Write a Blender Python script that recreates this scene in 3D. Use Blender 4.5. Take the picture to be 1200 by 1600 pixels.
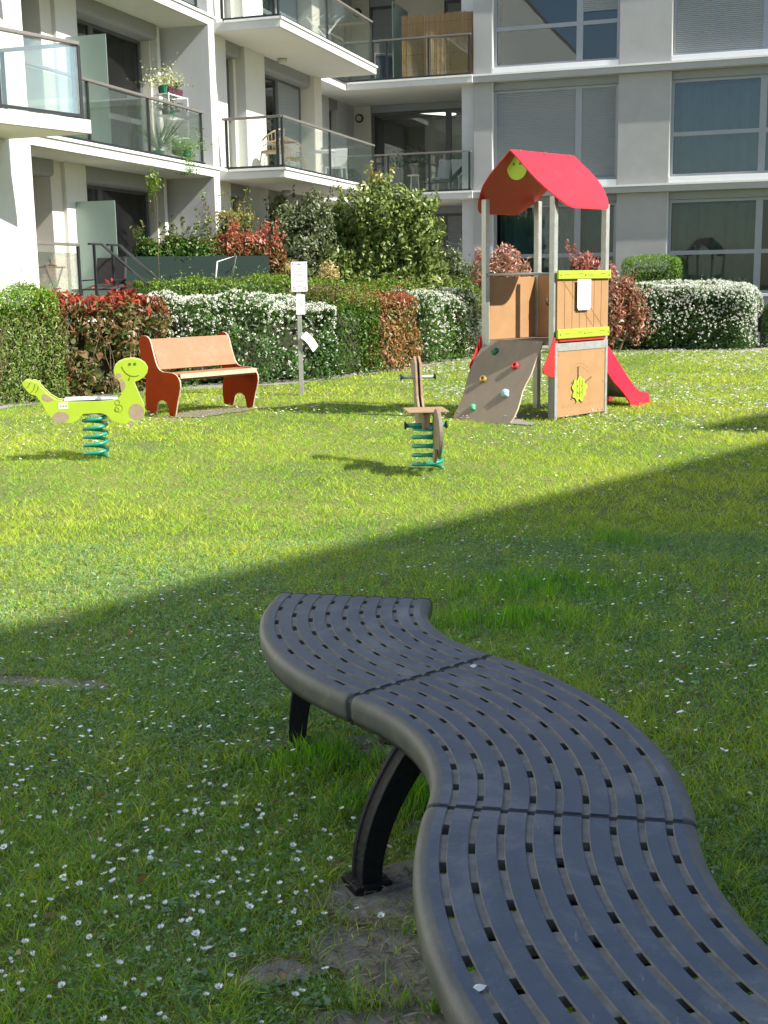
import bpy, bmesh, math, random
import numpy as np
from mathutils import Matrix, Vector
rnd = random.Random(7)
rng = np.random.default_rng(11)
R_ = math.radians
for o in list(bpy.data.objects): bpy.data.objects.remove(o)
scn = bpy.context.scene
COL = scn.collection

# ------------------------------------------------------------------ camera
PITCH, ROLL, YAW = R_(10.6545), R_(-0.924), R_(17.77)
cam = bpy.data.cameras.new('camera'); camo = bpy.data.objects.new('camera', cam); COL.objects.link(camo)
cp, sp = math.cos(PITCH), math.sin(PITCH); cr, sr = math.cos(ROLL), math.sin(ROLL)
B = Matrix(((1,0,0),(0,0,-1),(0,1,0))); P = Matrix(((1,0,0),(0,cp,-sp),(0,sp,cp))); Z = Matrix(((cr,-sr,0),(sr,cr,0),(0,0,1)))
RR = Z @ P @ B                                    # world -> (right, down, forward)
rot = Matrix((RR[0], -RR[1], -RR[2])).transposed()
camo.matrix_world = Matrix.Translation((0,0,1.6)) @ rot.to_4x4()
cam.sensor_fit = 'HORIZONTAL'; cam.sensor_width = 36; cam.lens = 36*1906.5/1200
cam.clip_start = 0.05; cam.clip_end = 500
scn.camera = camo
scn.render.resolution_x = 768; scn.render.resolution_y = 1024

# ------------------------------------------------------------------ light
SUN_EL = R_(41.0); SH = Vector((0.909, -0.417, 0)).normalized()      # horizontal direction towards the sun
SUNV = Vector((SH.x*math.cos(SUN_EL), SH.y*math.cos(SUN_EL), math.sin(SUN_EL)))
w = bpy.data.worlds.new('World'); scn.world = w; w.use_nodes = True
nt = w.node_tree; nt.nodes.clear()
sky = nt.nodes.new('ShaderNodeTexSky'); sky.sky_type = 'NISHITA'; sky.sun_disc = False
sky.sun_elevation = SUN_EL; sky.sun_rotation = math.atan2(SH.x, SH.y)
sky.air_density = 1.0; sky.dust_density = 0.6; sky.ozone_density = 1.0
bg = nt.nodes.new('ShaderNodeBackground'); bg.inputs[1].default_value = 0.12
wo = nt.nodes.new('ShaderNodeOutputWorld')
nt.links.new(sky.outputs[0], bg.inputs[0]); nt.links.new(bg.outputs[0], wo.inputs[0])
sd = bpy.data.lights.new('sun', 'SUN'); sd.energy = 5.0; sd.angle = R_(0.5); sd.color = (1.0, 0.95, 0.86)
so = bpy.data.objects.new('sun', sd); COL.objects.link(so)
so.rotation_euler = SUNV.to_track_quat('Z', 'Y').to_euler(); so.location = SUNV*60
scn.view_settings.view_transform = 'Standard'; scn.view_settings.look = 'None'
scn.view_settings.gamma = 1.0; scn.view_settings.use_curve_mapping = False
scn.view_settings.exposure = 0.95
scn.render.engine = 'CYCLES'
scn.cycles.max_bounces = 8; scn.cycles.transparent_max_bounces = 16

# ------------------------------------------------------------------ materials
def mat(name, col, rough=0.6, var=0.0, scale=8.0, bump=0.0, bscale=60.0, metal=0.0, spec=0.5, col2=None, stretch=None, coat=0.0):
    m = bpy.data.materials.new(name); m.use_nodes = True; nt = m.node_tree; N = nt.nodes; L = nt.links
    b = N['Principled BSDF']; b.inputs['Roughness'].default_value = rough; b.inputs['Metallic'].default_value = metal
    b.inputs['Specular IOR Level'].default_value = spec; b.inputs['Base Color'].default_value = (*col, 1)
    b.inputs['Coat Weight'].default_value = coat
    tc = N.new('ShaderNodeTexCoord'); mp = N.new('ShaderNodeMapping'); L.new(tc.outputs['Object'], mp.inputs[0])
    if stretch: mp.inputs['Scale'].default_value = stretch
    if var > 0 or col2:
        n = N.new('ShaderNodeTexNoise'); n.inputs['Scale'].default_value = scale; n.inputs['Detail'].default_value = 8
        n.inputs['Roughness'].default_value = 0.65
        L.new(mp.outputs[0], n.inputs[0])
        r = N.new('ShaderNodeValToRGB'); r.color_ramp.elements[0].position = 0.32; r.color_ramp.elements[1].position = 0.68
        c2 = col2 if col2 else tuple(c*(1-var) for c in col); c1 = col if col2 else tuple(min(1, c*(1+var*0.6)) for c in col)
        r.color_ramp.elements[0].color = (*c2, 1); r.color_ramp.elements[1].color = (*c1, 1)
        L.new(n.outputs[0], r.inputs[0]); L.new(r.outputs[0], b.inputs['Base Color'])
        mr = N.new('ShaderNodeMapRange'); mr.inputs[3].default_value = max(0.05, rough-0.1); mr.inputs[4].default_value = min(1, rough+0.12)
        L.new(n.outputs[0], mr.inputs[0]); L.new(mr.outputs[0], b.inputs['Roughness'])
    if bump > 0:
        n2 = N.new('ShaderNodeTexNoise'); n2.inputs['Scale'].default_value = bscale; n2.inputs['Detail'].default_value = 6
        L.new(mp.outputs[0], n2.inputs[0])
        bp = N.new('ShaderNodeBump'); bp.inputs['Strength'].default_value = bump; bp.inputs['Distance'].default_value = 0.01
        L.new(n2.outputs[0], bp.inputs['Height']); L.new(bp.outputs[0], b.inputs['Normal'])
    return m

def leafmat(name, trans=0.35, rough=0.45, spec=0.4):
    m = bpy.data.materials.new(name); m.use_nodes = True; nt = m.node_tree; N = nt.nodes; L = nt.links
    b = N['Principled BSDF']; b.inputs['Roughness'].default_value = rough; b.inputs['Specular IOR Level'].default_value = spec
    at = N.new('ShaderNodeAttribute'); at.attribute_name = 'Col'
    L.new(at.outputs[0], b.inputs['Base Color'])
    t = N.new('ShaderNodeBsdfTranslucent'); hs = N.new('ShaderNodeHueSaturation'); hs.inputs['Saturation'].default_value = 1.1; hs.inputs['Value'].default_value = 1.35
    L.new(at.outputs[0], hs.inputs['Color']); L.new(hs.outputs[0], t.inputs[0])
    mx = N.new('ShaderNodeMixShader'); mx.inputs[0].default_value = trans
    L.new(b.outputs[0], mx.inputs[1]); L.new(t.outputs[0], mx.inputs[2]); L.new(mx.outputs[0], N['Material Output'].inputs[0])
    return m

def glassmat(name, tint, refl=1.0, haze=0.0, hcol=(.8,.9,.85), rough=0.0, ior=1.5, wav=0.0):
    m = bpy.data.materials.new(name); m.use_nodes = True; nt = m.node_tree; N = nt.nodes; L = nt.links
    N.remove(N['Principled BSDF'])
    tr = N.new('ShaderNodeBsdfTransparent'); tr.inputs[0].default_value = (*tint, 1)
    gl = N.new('ShaderNodeBsdfGlossy'); gl.inputs['Roughness'].default_value = rough; gl.inputs[0].default_value = (1,1,1,1)
    fr = N.new('ShaderNodeFresnel'); fr.inputs[0].default_value = ior
    ml = N.new('ShaderNodeMath'); ml.operation = 'MULTIPLY'; ml.inputs[1].default_value = refl; ml.use_clamp = True
    L.new(fr.outputs[0], ml.inputs[0])
    last = tr.outputs[0]
    if haze > 0:
        df = N.new('ShaderNodeBsdfDiffuse'); df.inputs[0].default_value = (*hcol, 1)
        tl = N.new('ShaderNodeBsdfTranslucent'); tl.inputs[0].default_value = (*hcol, 1)
        m2 = N.new('ShaderNodeMixShader'); m2.inputs[0].default_value = .5; L.new(df.outputs[0], m2.inputs[1]); L.new(tl.outputs[0], m2.inputs[2])
        m3 = N.new('ShaderNodeMixShader'); m3.inputs[0].default_value = haze; L.new(last, m3.inputs[1]); L.new(m2.outputs[0], m3.inputs[2]); last = m3.outputs[0]
    if wav > 0:
        n2 = N.new('ShaderNodeTexNoise'); n2.inputs['Scale'].default_value = 0.9; n2.inputs['Detail'].default_value = 1
        tc = N.new('ShaderNodeTexCoord'); L.new(tc.outputs['Object'], n2.inputs[0])
        bp = N.new('ShaderNodeBump'); bp.inputs['Strength'].default_value = wav; bp.inputs['Distance'].default_value = 0.05
        L.new(n2.outputs[0], bp.inputs['Height']); L.new(bp.outputs[0], gl.inputs['Normal'])
    mx = N.new('ShaderNodeMixShader'); L.new(ml.outputs[0], mx.inputs[0]); L.new(last, mx.inputs[1]); L.new(gl.outputs[0], mx.inputs[2])
    L.new(mx.outputs[0], N['Material Output'].inputs[0])
    return m

def emis(name, col, s):
    m = bpy.data.materials.new(name); m.use_nodes = True; b = m.node_tree.nodes['Principled BSDF']
    b.inputs['Base Color'].default_value = (*col,1); b.inputs['Emission Color'].default_value = (*col,1); b.inputs['Emission Strength'].default_value = s
    return m

M = {}
M['wall_white'] = mat('white_render', (.68,.67,.63), .85, .05, 1.2, .25, 90, col2=(.62,.61,.57))
M['wall_beige'] = mat('beige_render', (.66,.62,.54), .85, .05, 1.5, .2, 90)
M['wall_grey'] = mat('grey_render', (.56,.56,.56), .85, .06, 1.3, .25, 80)
M['pillar'] = mat('pillar_render', (.42,.415,.40), .8, .05, 2.5, .2, 70, col2=(.37,.37,.36))
M['band'] = mat('grey_band_paint', (.43,.43,.42), .7, .05, 1.5, .1, 60, col2=(.39,.39,.385))
M['slab'] = mat('slab_paint', (.68,.68,.66), .7, .04, 1.5, .1, 60, col2=(.61,.61,.60))
M['soffit'] = mat('soffit_paint', (.66,.64,.58), .85, .04, 1.0, .1, 60)
M['frame'] = mat('window_aluminium', (.30,.32,.34), .4, .05, 4, metal=.2)
M['frame_dark'] = mat('dark_aluminium', (.10,.105,.11), .45, .1, 5)
M['shutter'] = mat('shutter_aluminium', (.29,.31,.32), .55, .04, 2)
M['shutter_dark'] = mat('shutter_dark', (.20,.19,.18), .6, .06, 2)
M['box_grey'] = mat('shutter_box_paint', (.27,.27,.27), .6, .06, 2)
M['pane'] = glassmat('window_glass', (.56,.66,.68), 1.5, ior=1.5, wav=.03)
M['pane_low'] = glassmat('window_glass_low', (.55,.66,.64), .8, ior=1.5, wav=.03)
M['pane2'] = glassmat('window_glass_clear', (.74,.80,.78), 1.2, ior=1.5, wav=.03)
M['railglass'] = glassmat('balcony_glass', (.925,.955,.93), .6, haze=.02, hcol=(.62,.78,.70), wav=.0)
M['frost'] = glassmat('frosted_glass', (.5,.62,.56), 1.0, haze=.82, hcol=(.50,.63,.56), rough=.35)
M['rail'] = mat('handrail_aluminium', (.20,.185,.17), .5, .06, 5, metal=.3)
M['black'] = mat('black_paint', (.02,.022,.025), .45, .2, 9)
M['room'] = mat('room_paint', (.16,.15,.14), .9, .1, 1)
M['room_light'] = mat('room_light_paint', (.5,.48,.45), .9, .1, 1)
M['curtain'] = mat('curtain_cloth', (.44,.49,.49), .9, .12, 3, .3, 40)
M['steel'] = mat('galvanised_steel', (.46,.46,.44), .5, .18, 14, .15, 40, metal=.55, col2=(.36,.36,.34))
M['tan'] = mat('tan_panel', (.40,.235,.115), .65, .06, 4, .05, 30, col2=(.34,.195,.09), spec=.2)
M['tan_edge'] = mat('engraving', (.30,.17,.06), .7, .1, 8)
M['deck'] = mat('brown_deck', (.16,.115,.08), .75, .25, 18)
M['ply'] = mat('grey_brown_plywood', (.24,.185,.13), .6, .25, 7, .15, 25, stretch=(1,1,.5), col2=(.19,.155,.12))
M['roof_red'] = mat('red_roof_panel', (.52,.012,.022), .45, .08, 3, .05, 20, col2=(.46,.010,.018), spec=.45, coat=.25)
M['red'] = mat('red_panel', (.66,.02,.02), .4, .08, 3)
M['slide'] = mat('crimson_slide', (.68,.012,.05), .3, .06, 3, coat=.3)
M['lime'] = mat('lime_panel', (.37,.50,.035), .5, .06, 5, col2=(.34,.46,.03), spec=.35)
M['lime_edge'] = mat('panel_edge_cream', (.62,.62,.42), .6, .08, 5)
M['spot'] = mat('beige_spot', (.33,.25,.17), .6, .15, 20)
M['ink'] = mat('dark_green_line', (.10,.13,.01), .7)
M['spring'] = mat('green_spring_paint', (.006,.27,.19), .35, .12, 9, coat=.2)
M['orange'] = mat('rust_red_panel', (.30,.034,.001), .65, .08, 3, .05, 20, col2=(.25,.026,.001), spec=.08)
M['benchply'] = mat('bench_plywood', (.33,.145,.062), .6, .2, 6, .05, 20, stretch=(.6,.6,.25), col2=(.28,.125,.05))
M['plyedge'] = mat('plywood_edge', (.46,.38,.28), .7, .15, 20)
M['seat'] = mat('slate_plastic', (.074,.094,.130), .42, .22, 11, .12, 140, spec=.45, col2=(.057,.072,.100))
def dusty(m, col, sc, lo, hi, stretch=(1,1,1), amt=.6):
    """dusty, scuffed film laid over a base colour by noise"""
    nt=m.node_tree; N=nt.nodes; L=nt.links; b=N['Principled BSDF']; tc=N.new('ShaderNodeTexCoord'); mp=N.new('ShaderNodeMapping'); mp.inputs['Scale'].default_value=stretch
    n=N.new('ShaderNodeTexNoise'); n.inputs['Scale'].default_value=sc; n.inputs['Detail'].default_value=10; n.inputs['Roughness'].default_value=.75; n.inputs['Distortion'].default_value=.6
    r=N.new('ShaderNodeMapRange'); r.inputs[1].default_value=lo; r.inputs[2].default_value=hi; r.inputs[4].default_value=amt
    mx=N.new('ShaderNodeMix'); mx.data_type='RGBA'; L.new(tc.outputs['Object'],mp.inputs[0]); L.new(mp.outputs[0],n.inputs[0]); L.new(n.outputs[0],r.inputs[0]); L.new(r.outputs[0],mx.inputs[0])
    src=b.inputs['Base Color'].links
    if src: L.new(src[0].from_socket,mx.inputs[6])
    else: mx.inputs[6].default_value=b.inputs['Base Color'].default_value
    mx.inputs[7].default_value=(*col,1); L.new(mx.outputs[2],b.inputs['Base Color'])
dusty(M['seat'],(.22,.23,.24),3.2,.50,.72,amt=.65); dusty(M['seat'],(.30,.31,.32),60,.62,.72,(1,.22,1),.7); dusty(M['seat'],(.26,.27,.28),24,.64,.70,(.3,1,1),.6); dusty(M['seat'],(.03,.035,.045),6,.60,.80,(1,1,1),.5)
for k_,c_,a_ in (('wall_white',(.55,.54,.50),.35),('wall_grey',(.42,.42,.40),.35),('pillar',(.36,.37,.36),.45),('band',(.34,.35,.35),.5),('slab',(.50,.50,.47),.35),('wall_beige',(.50,.47,.40),.3),('soffit',(.52,.49,.42),.3)): dusty(M[k_],c_,1.6,.50,.78,(1,1,.13),a_)
dusty(M['tan'],(.30,.17,.08),3.0,.52,.8,(1,1,.35),.5); dusty(M['roof_red'],(.36,.10,.08),5,.55,.8,(1,1,1),.35); dusty(M['lime'],(.26,.30,.06),6,.55,.8,(1,1,1),.4)
dusty(M['orange'],(.13,.028,.006),4,.5,.8,(1,1,1),.5); dusty(M['benchply'],(.34,.22,.14),9,.48,.7,(.5,.5,.5),.6); dusty(M['spring'],(.06,.16,.11),18,.58,.75,(1,1,1),.5)
dusty(M['ply'],(.31,.27,.21),3.5,.52,.75,(1,1,1),.5); dusty(M['steel'],(.24,.235,.22),9,.5,.8,(1,1,.3),.5)
M['seat_lip'] = mat('slate_plastic_worn', (.125,.125,.105), .5, .3, 7, .12, 140, spec=.45, col2=(.072,.078,.080))
dusty(M['seat_lip'],(.22,.215,.18),14,.55,.75,(1,1,1),.5)
M['groove'] = mat('dusty_groove', (.17,.17,.155), .8, .35, 30, .1, 90)
M['gasket'] = mat('black_rubber', (.012,.013,.016), .6, .2, 20)
M['iron'] = mat('black_cast_iron', (.007,.0075,.009), .6, .35, 25, .5, 90, spec=.3)
M['concrete'] = mat('old_concrete', (.20,.195,.18), .9, .3, 9, .6, 50, col2=(.12,.118,.105))
M['soil'] = mat('bare_soil', (.33,.31,.27), .95, .4, 9, 1.0, 60, col2=(.20,.18,.15))
M['bark'] = mat('bark', (.16,.11,.07), .9, .3, 20, .5, 60)
M['shade_core'] = mat('hedge_shade_core', (.045,.042,.022), .95, .5, 22, .8, 40, col2=(.02,.028,.010))  # near-black brown-green: the shade deep in a hedge as a colour
M['white'] = mat('white_paint', (.82,.82,.80), .5, .04, 4)
M['paper'] = mat('white_sign', (.85,.85,.84), .5, .02, 4)
M['text'] = mat('grey_print', (.28,.29,.32), .8)
M['red_ink'] = mat('red_print', (.55,.03,.03), .6)
M['green_cloth'] = mat('dark_green_canvas', (.003,.020,.014), .8, .3, 5, .3, 30)
M['rattan'] = mat('rattan', (.48,.33,.17), .7, .25, 60, .4, 120)
M['reed'] = mat('reed_screen', (.42,.28,.13), .85, .35, 10, .5, 60, stretch=(14,14,.6), col2=(.27,.17,.075))
M['terracotta'] = mat('plum_pot', (.10,.03,.05), .5, .1, 5)
M['greenpot'] = mat('green_pot', (.02,.16,.09), .5, .1, 5)
M['wood'] = mat('grey_wood', (.34,.22,.13), .7, .2, 15)
M['darkcloth'] = mat('dark_mesh_cloth', (.035,.032,.032), .8, .2, 30)
M['blue_cloth'] = mat('navy_cloth', (.015,.04,.10), .8, .2, 6)
M['leaf'] = leafmat('leaf', .28, .42, .45)
M['leaf_soft'] = leafmat('soft_leaf', .4, .6, .25)
M['grass'] = leafmat('grass_blade', .42, .6, .2)
M['petal'] = leafmat('petal', .12, .7, .2)
for k, c in (('hold_green',(.01,.16,.07)),('hold_red',(.5,.04,.05)),('hold_ochre',(.36,.23,.05)),('hold_blue',(.30,.46,.52)),('hold_teal',(.08,.36,.22))):
    M[k] = mat(k, c, .55, .15, 20)
M['lamp'] = emis('lit_strip', (1,.97,.9), 1.6)
M['lampglass'] = mat('lamp_cover', (.5,.5,.45), .4)

# lawn soil/thatch material
def lawnmat():
    m = mat('lawn_thatch', (.10,.13,.03), .95, .2, 3); nt = m.node_tree; N = nt.nodes; L = nt.links
    b = N['Principled BSDF']; tc = N.new('ShaderNodeTexCoord')
    n1 = N.new('ShaderNodeTexNoise'); n1.inputs['Scale'].default_value = .55; n1.inputs['Detail'].default_value = 6
    n2 = N.new('ShaderNodeTexNoise'); n2.inputs['Scale'].default_value = 30; n2.inputs['Detail'].default_value = 8
    L.new(tc.outputs['Object'], n1.inputs[0]); L.new(tc.outputs['Object'], n2.inputs[0])
    r1 = N.new('ShaderNodeValToRGB'); r1.color_ramp.elements[0].position=.35; r1.color_ramp.elements[1].position=.65
    r1.color_ramp.elements[0].color=(.11,.15,.030,1); r1.color_ramp.elements[1].color=(.23,.25,.045,1)
    r2 = N.new('ShaderNodeValToRGB'); r2.color_ramp.elements[0].position=.3; r2.color_ramp.elements[1].position=.7
    r2.color_ramp.elements[0].color=(.35,.33,.28,1); r2.color_ramp.elements[1].color=(1.25,1.25,1.2,1)
    L.new(n1.outputs[0], r1.inputs[0]); L.new(n2.outputs[0], r2.inputs[0])
    mx = N.new('ShaderNodeMix'); mx.data_type='RGBA'; mx.blend_type='MULTIPLY'; mx.inputs[0].default_value=1
    L.new(r1.outputs[0], mx.inputs[6]); L.new(r2.outputs[0], mx.inputs[7]); L.new(mx.outputs[2], b.inputs['Base Color'])
    bp = N.new('ShaderNodeBump'); bp.inputs['Strength'].default_value=.8; bp.inputs['Distance'].default_value=.03
    L.new(n2.outputs[0], bp.inputs['Height']); L.new(bp.outputs[0], b.inputs['Normal'])
    return m
M['lawn'] = lawnmat()

# ------------------------------------------------------------------ object helpers
def tag(o, label=None, cat=None, group=None, kind=None):
    if label: o['label'] = label
    if cat: o['category'] = cat
    if group: o['group'] = group
    if kind: o['kind'] = kind
    return o
def empty(name, loc=(0,0,0), rz=0):
    o = bpy.data.objects.new(name, None); COL.objects.link(o); o.location = loc; o.rotation_euler = (0,0,rz); o.empty_display_size = .2
    return o
def link(name, me, parent=None):
    o = bpy.data.objects.new(name, me); COL.objects.link(o)
    if parent is not None: o.parent = parent
    return o
def copy_tree(o, parent=None):
    c = o.copy(); COL.objects.link(c); c.parent = parent
    for ch in [k for k in bpy.data.objects if k.parent == o]: copy_tree(ch, c)
    return c

class MB:
    def __init__(s, T=None): s.v=[]; s.f=[]; s.m=[]; s.T=T
    def add(s, vs, fs, mi=0):
        n=len(s.v); s.v += [tuple(s.T(*p)) if s.T else tuple(p) for p in vs]
        s.f += [tuple(n+i for i in f) for f in fs]; s.m += [mi]*len(fs); return s
    def box(s, x0,x1,y0,y1,z0,z1, mi=0):
        vs=[(x,y,z) for z in (z0,z1) for y in (y0,y1) for x in (x0,x1)]
        return s.add(vs, [(0,2,3,1),(4,5,7,6),(0,1,5,4),(2,6,7,3),(0,4,6,2),(1,3,7,5)], mi)
    def bar(s, A, Bp, wd, h, mi=0, up=(0,0,1)):
        A=Vector(A); Bp=Vector(Bp); d=(Bp-A).normalized(); up=Vector(up)
        if abs(d.dot(up))>.99: up=Vector((0,1,0))
        r=d.cross(up).normalized(); u2=r.cross(d).normalized()
        vs=[]
        for c in (A,Bp):
            for a,b in ((-1,-1),(1,-1),(1,1),(-1,1)): vs.append(c+r*a*wd/2+u2*b*h/2)
        return s.add(vs, [(0,3,2,1),(4,5,6,7),(0,1,5,4),(1,2,6,5),(2,3,7,6),(3,0,4,7)], mi)
    def tube(s, path, r, n=10, mi=0, cap=True, sx=1.0, rad=None):
        P_=[Vector(p) for p in path]; N=len(P_); vs=[]; fs=[]
        t0=(P_[1]-P_[0]).normalized(); ref=Vector((0,0,1)) if abs(t0.z)<.9 else Vector((1,0,0))
        for i,p in enumerate(P_):
            t=(P_[min(i+1,N-1)]-P_[max(i-1,0)]).normalized()
            a=t.cross(ref).normalized(); ref=a.cross(t).normalized(); b=ref
            ri = rad[i] if rad else r
            for k in range(n):
                an=2*math.pi*k/n; vs.append(p+a*math.cos(an)*ri*sx+b*math.sin(an)*ri)
        for i in range(N-1):
            for k in range(n):
                k2=(k+1)%n; fs.append((i*n+k,i*n+k2,(i+1)*n+k2,(i+1)*n+k))
        if cap: fs.append(tuple(range(n-1,-1,-1))); fs.append(tuple((N-1)*n+k for k in range(n)))
        return s.add(vs, fs, mi)
    def prism(s, poly, d0, d1, ax='y', mi=0, mi_side=None):
        """poly in the two other axes (in order), extruded along ax from d0 to d1"""
        n=len(poly)
        def pt(a,b,d): return {'x':(d,a,b),'y':(a,d,b),'z':(a,b,d)}[ax]
        vs=[pt(a,b,d0) for a,b in poly]+[pt(a,b,d1) for a,b in poly]
        s.add(vs, [tuple(range(n)), tuple(range(2*n-1,n-1,-1))], mi)
        k=len(s.v)-2*n
        for i in range(n):
            j=(i+1)%n; s.f.append((k+i,k+n+i,k+n+j,k+j)); s.m.append(mi if mi_side is None else mi_side)
        return s
    def build(s, name, mats, parent=None, smooth=False, bevel=0, recalc=True, seg=2):
        me=bpy.data.meshes.new(name); me.from_pydata(s.v,[],s.f)
        if not isinstance(mats,(list,tuple)): mats=[mats]
        for m in mats: me.materials.append(m)
        me.polygons.foreach_set('material_index', s.m)
        if recalc:
            bm=bmesh.new(); bm.from_mesh(me); bmesh.ops.recalc_face_normals(bm, faces=bm.faces); bm.to_mesh(me); bm.free()
        if smooth: me.polygons.foreach_set('use_smooth',[True]*len(me.polygons))
        o=link(name, me, parent)
        if bevel:
            b=o.modifiers.new('bevel','BEVEL'); b.width=bevel; b.segments=seg; b.limit_method='ANGLE'; b.angle_limit=R_(40)
            b.harden_normals=False
        return o

def npmesh(name, verts, faces, cols, mats, parent=None, midx=None):
    """faces: (n,k) int array ; cols: (nverts,3)"""
    me=bpy.data.meshes.new(name); verts=np.asarray(verts,np.float32)
    groups = faces if isinstance(faces, list) else [faces]
    nl=sum(g.size for g in groups); npg=sum(len(g) for g in groups)
    me.vertices.add(len(verts)); me.vertices.foreach_set('co', verts.ravel())
    me.loops.add(nl); me.polygons.add(npg)
    me.loops.foreach_set('vertex_index', np.concatenate([g.ravel() for g in groups]).astype(np.int32))
    ls=[]; st=0
    for g in groups:
        ls.append(st+np.arange(len(g))*g.shape[1]); st+=g.size
    me.polygons.foreach_set('loop_start', np.concatenate(ls).astype(np.int32))
    if not isinstance(mats,(list,tuple)): mats=[mats]
    for m in mats: me.materials.append(m)
    me.update(calc_edges=True)
    at=me.color_attributes.new('Col','FLOAT_COLOR','POINT')
    c=np.ones((len(verts),4),np.float32); c[:,:3]=cols; at.data.foreach_set('color', c.ravel())
    return link(name, me, parent)

def nz(v): return v/np.maximum(np.linalg.norm(v,axis=1,keepdims=True),1e-9)
class SN:
    """cheap smooth noise"""
    def __init__(s, seed, f, n=7):
        r=np.random.default_rng(seed); s.k=r.normal(size=(n,3))*f; s.p=r.uniform(0,6.28,n)
    def __call__(s, P): return np.sin(P@s.k.T+s.p).mean(1)*1.6

def pick(pal, n, r, jit=.18):
    c=np.array([p[0] for p in pal]); wt=np.array([p[1] for p in pal],float); wt/=wt.sum()
    i=r.choice(len(pal), n, p=wt); return c[i]*(1+r.uniform(-jit,jit,(n,1)))*(1+r.uniform(-.06,.06,(n,3)))

def leafgeo(P, Nr, L, asp, C, r, up=.3, rnds=.6, fold=.12):
    n=len(P); nrm=nz(Nr*1.0+r.normal(size=(n,3))*rnds)
    t=r.normal(size=(n,3)); t[:,2]+=up; t-= (t*nrm).sum(1,keepdims=True)*nrm; t=nz(t); s=np.cross(nrm,t)
    L=L[:,None]
    v=np.stack([P-t*L*.5, P+s*L*asp*.5+nrm*L*fold, P+t*L*.5, P-s*L*asp*.5+nrm*L*fold],1).reshape(-1,3)
    f=np.arange(n*4).reshape(n,4); c=np.repeat(C,4,0); return v,f,c

# ------------------------------------------------------------------ ground
def W(p,q,z=0): return (p*math.cos(YAW)+q*math.sin(YAW), -p*math.sin(YAW)+q*math.cos(YAW), z)
def topq(X,Y): return X*math.cos(YAW)-Y*math.sin(YAW), X*math.sin(YAW)+Y*math.cos(YAW)
mb=MB(); mb.add([(-150,-150,0),(150,-150,0),(150,150,0),(-150,150,0)],[(0,1,2,3)]); tag(mb.build('lawn',M['lawn'],recalc=False),kind='structure')
# planting bed behind the hedges
bedp=[W(-10.3,12),W(-9.6,16.2),W(-7.4,18.6),W(-6.6,21.5),W(-6.2,24.6),W(-5.3,28.9),W(-3.8,29.0),W(-3.2,28.3),W(-.4,28.0),W(2,28.6),W(14,28.6),W(14,31.4),W(-12,31.4),W(-12,12)]
mb=MB(); mb.add([(x,y,.004) for x,y,_ in bedp],[tuple(range(len(bedp)))]); tag(mb.build('planting_bed',M['soil'],recalc=False),kind='structure')
patches=[(.04,2.98,.25,.15,.2),(-.02,2.66,.13,.22,.5),(.02,2.34,.26,.13,0),(-.27,2.62,.11,.05,.3),(.25,3.45,.2,.09,.3),(-1.42,4.80,.34,.06,-.25),(-2.0,4.95,.4,.08,-.1),(.05,4.0,.2,.07,.1),
         (-2.15,15.55,.75,.28,.85),(1.35,14.05,.5,.22,-.75),(1.75,14.5,.35,.25,.7),(.3,2.0,.5,.25,.3),(-1.9,3.35,.22,.12,.4)]
for i,(cx,cy,rx,ry,a) in enumerate(patches):
    n=40; vs=[]
    for k in range(n):
        t=2*math.pi*k/n; rr=1+.16*math.sin(3*t+i)+.1*math.sin(7*t+2*i)+.06*math.sin(13*t+i*3)
        x=rx*rr*math.cos(t); y=ry*rr*math.sin(t); vs.append((cx+x*math.cos(a)-y*math.sin(a), cy+x*math.sin(a)+y*math.cos(a), .005+.0006*i))
    mb=MB(); mb.add(vs,[tuple(range(n))]); tag(mb.build('soil_patch',M['soil'],recalc=False),kind='structure')
def soilf(X,Y):
    """>1 outside every patch"""
    m=np.full(len(X),9.)
    for cx,cy,rx,ry,a in patches:
        dx=X-cx; dy=Y-cy; x=dx*math.cos(a)+dy*math.sin(a); y=-dx*math.sin(a)+dy*math.cos(a)
        m=np.minimum(m,np.sqrt((x/rx)**2+(y/ry)**2))
    return m
hl=np.array([(12,-10.0),(14.4,-10.0),(16.8,-9.45),(17.5,-8.8),(18.1,-7.5),(19.6,-7.0),(21,-6.7),(22.2,-6.2),(25.2,-5.95),(28.3,-5.0),(28.5,-3.5)])
def on_lawn(X,Y):
    p,q=topq(X,Y)
    return (p>np.interp(q,hl[:,0],hl[:,1])-.05)&(q<28.6)&~((q>27.7)&(p<-.3)&(p>-3.4))

# ------------------------------------------------------------------ the building (local frame p, q, z)
bld = empty('apartment_building', (0,0,0), -YAW)
tag(bld, 'white L-shaped apartment building with glass balconies and wide shuttered windows behind the playground', 'building')
FL = [1.20, 3.84, 6.64, 9.44]; SO = [3.66, 6.46, 9.26, 12.06]
PB = -7.45; PE = 12.6
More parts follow.
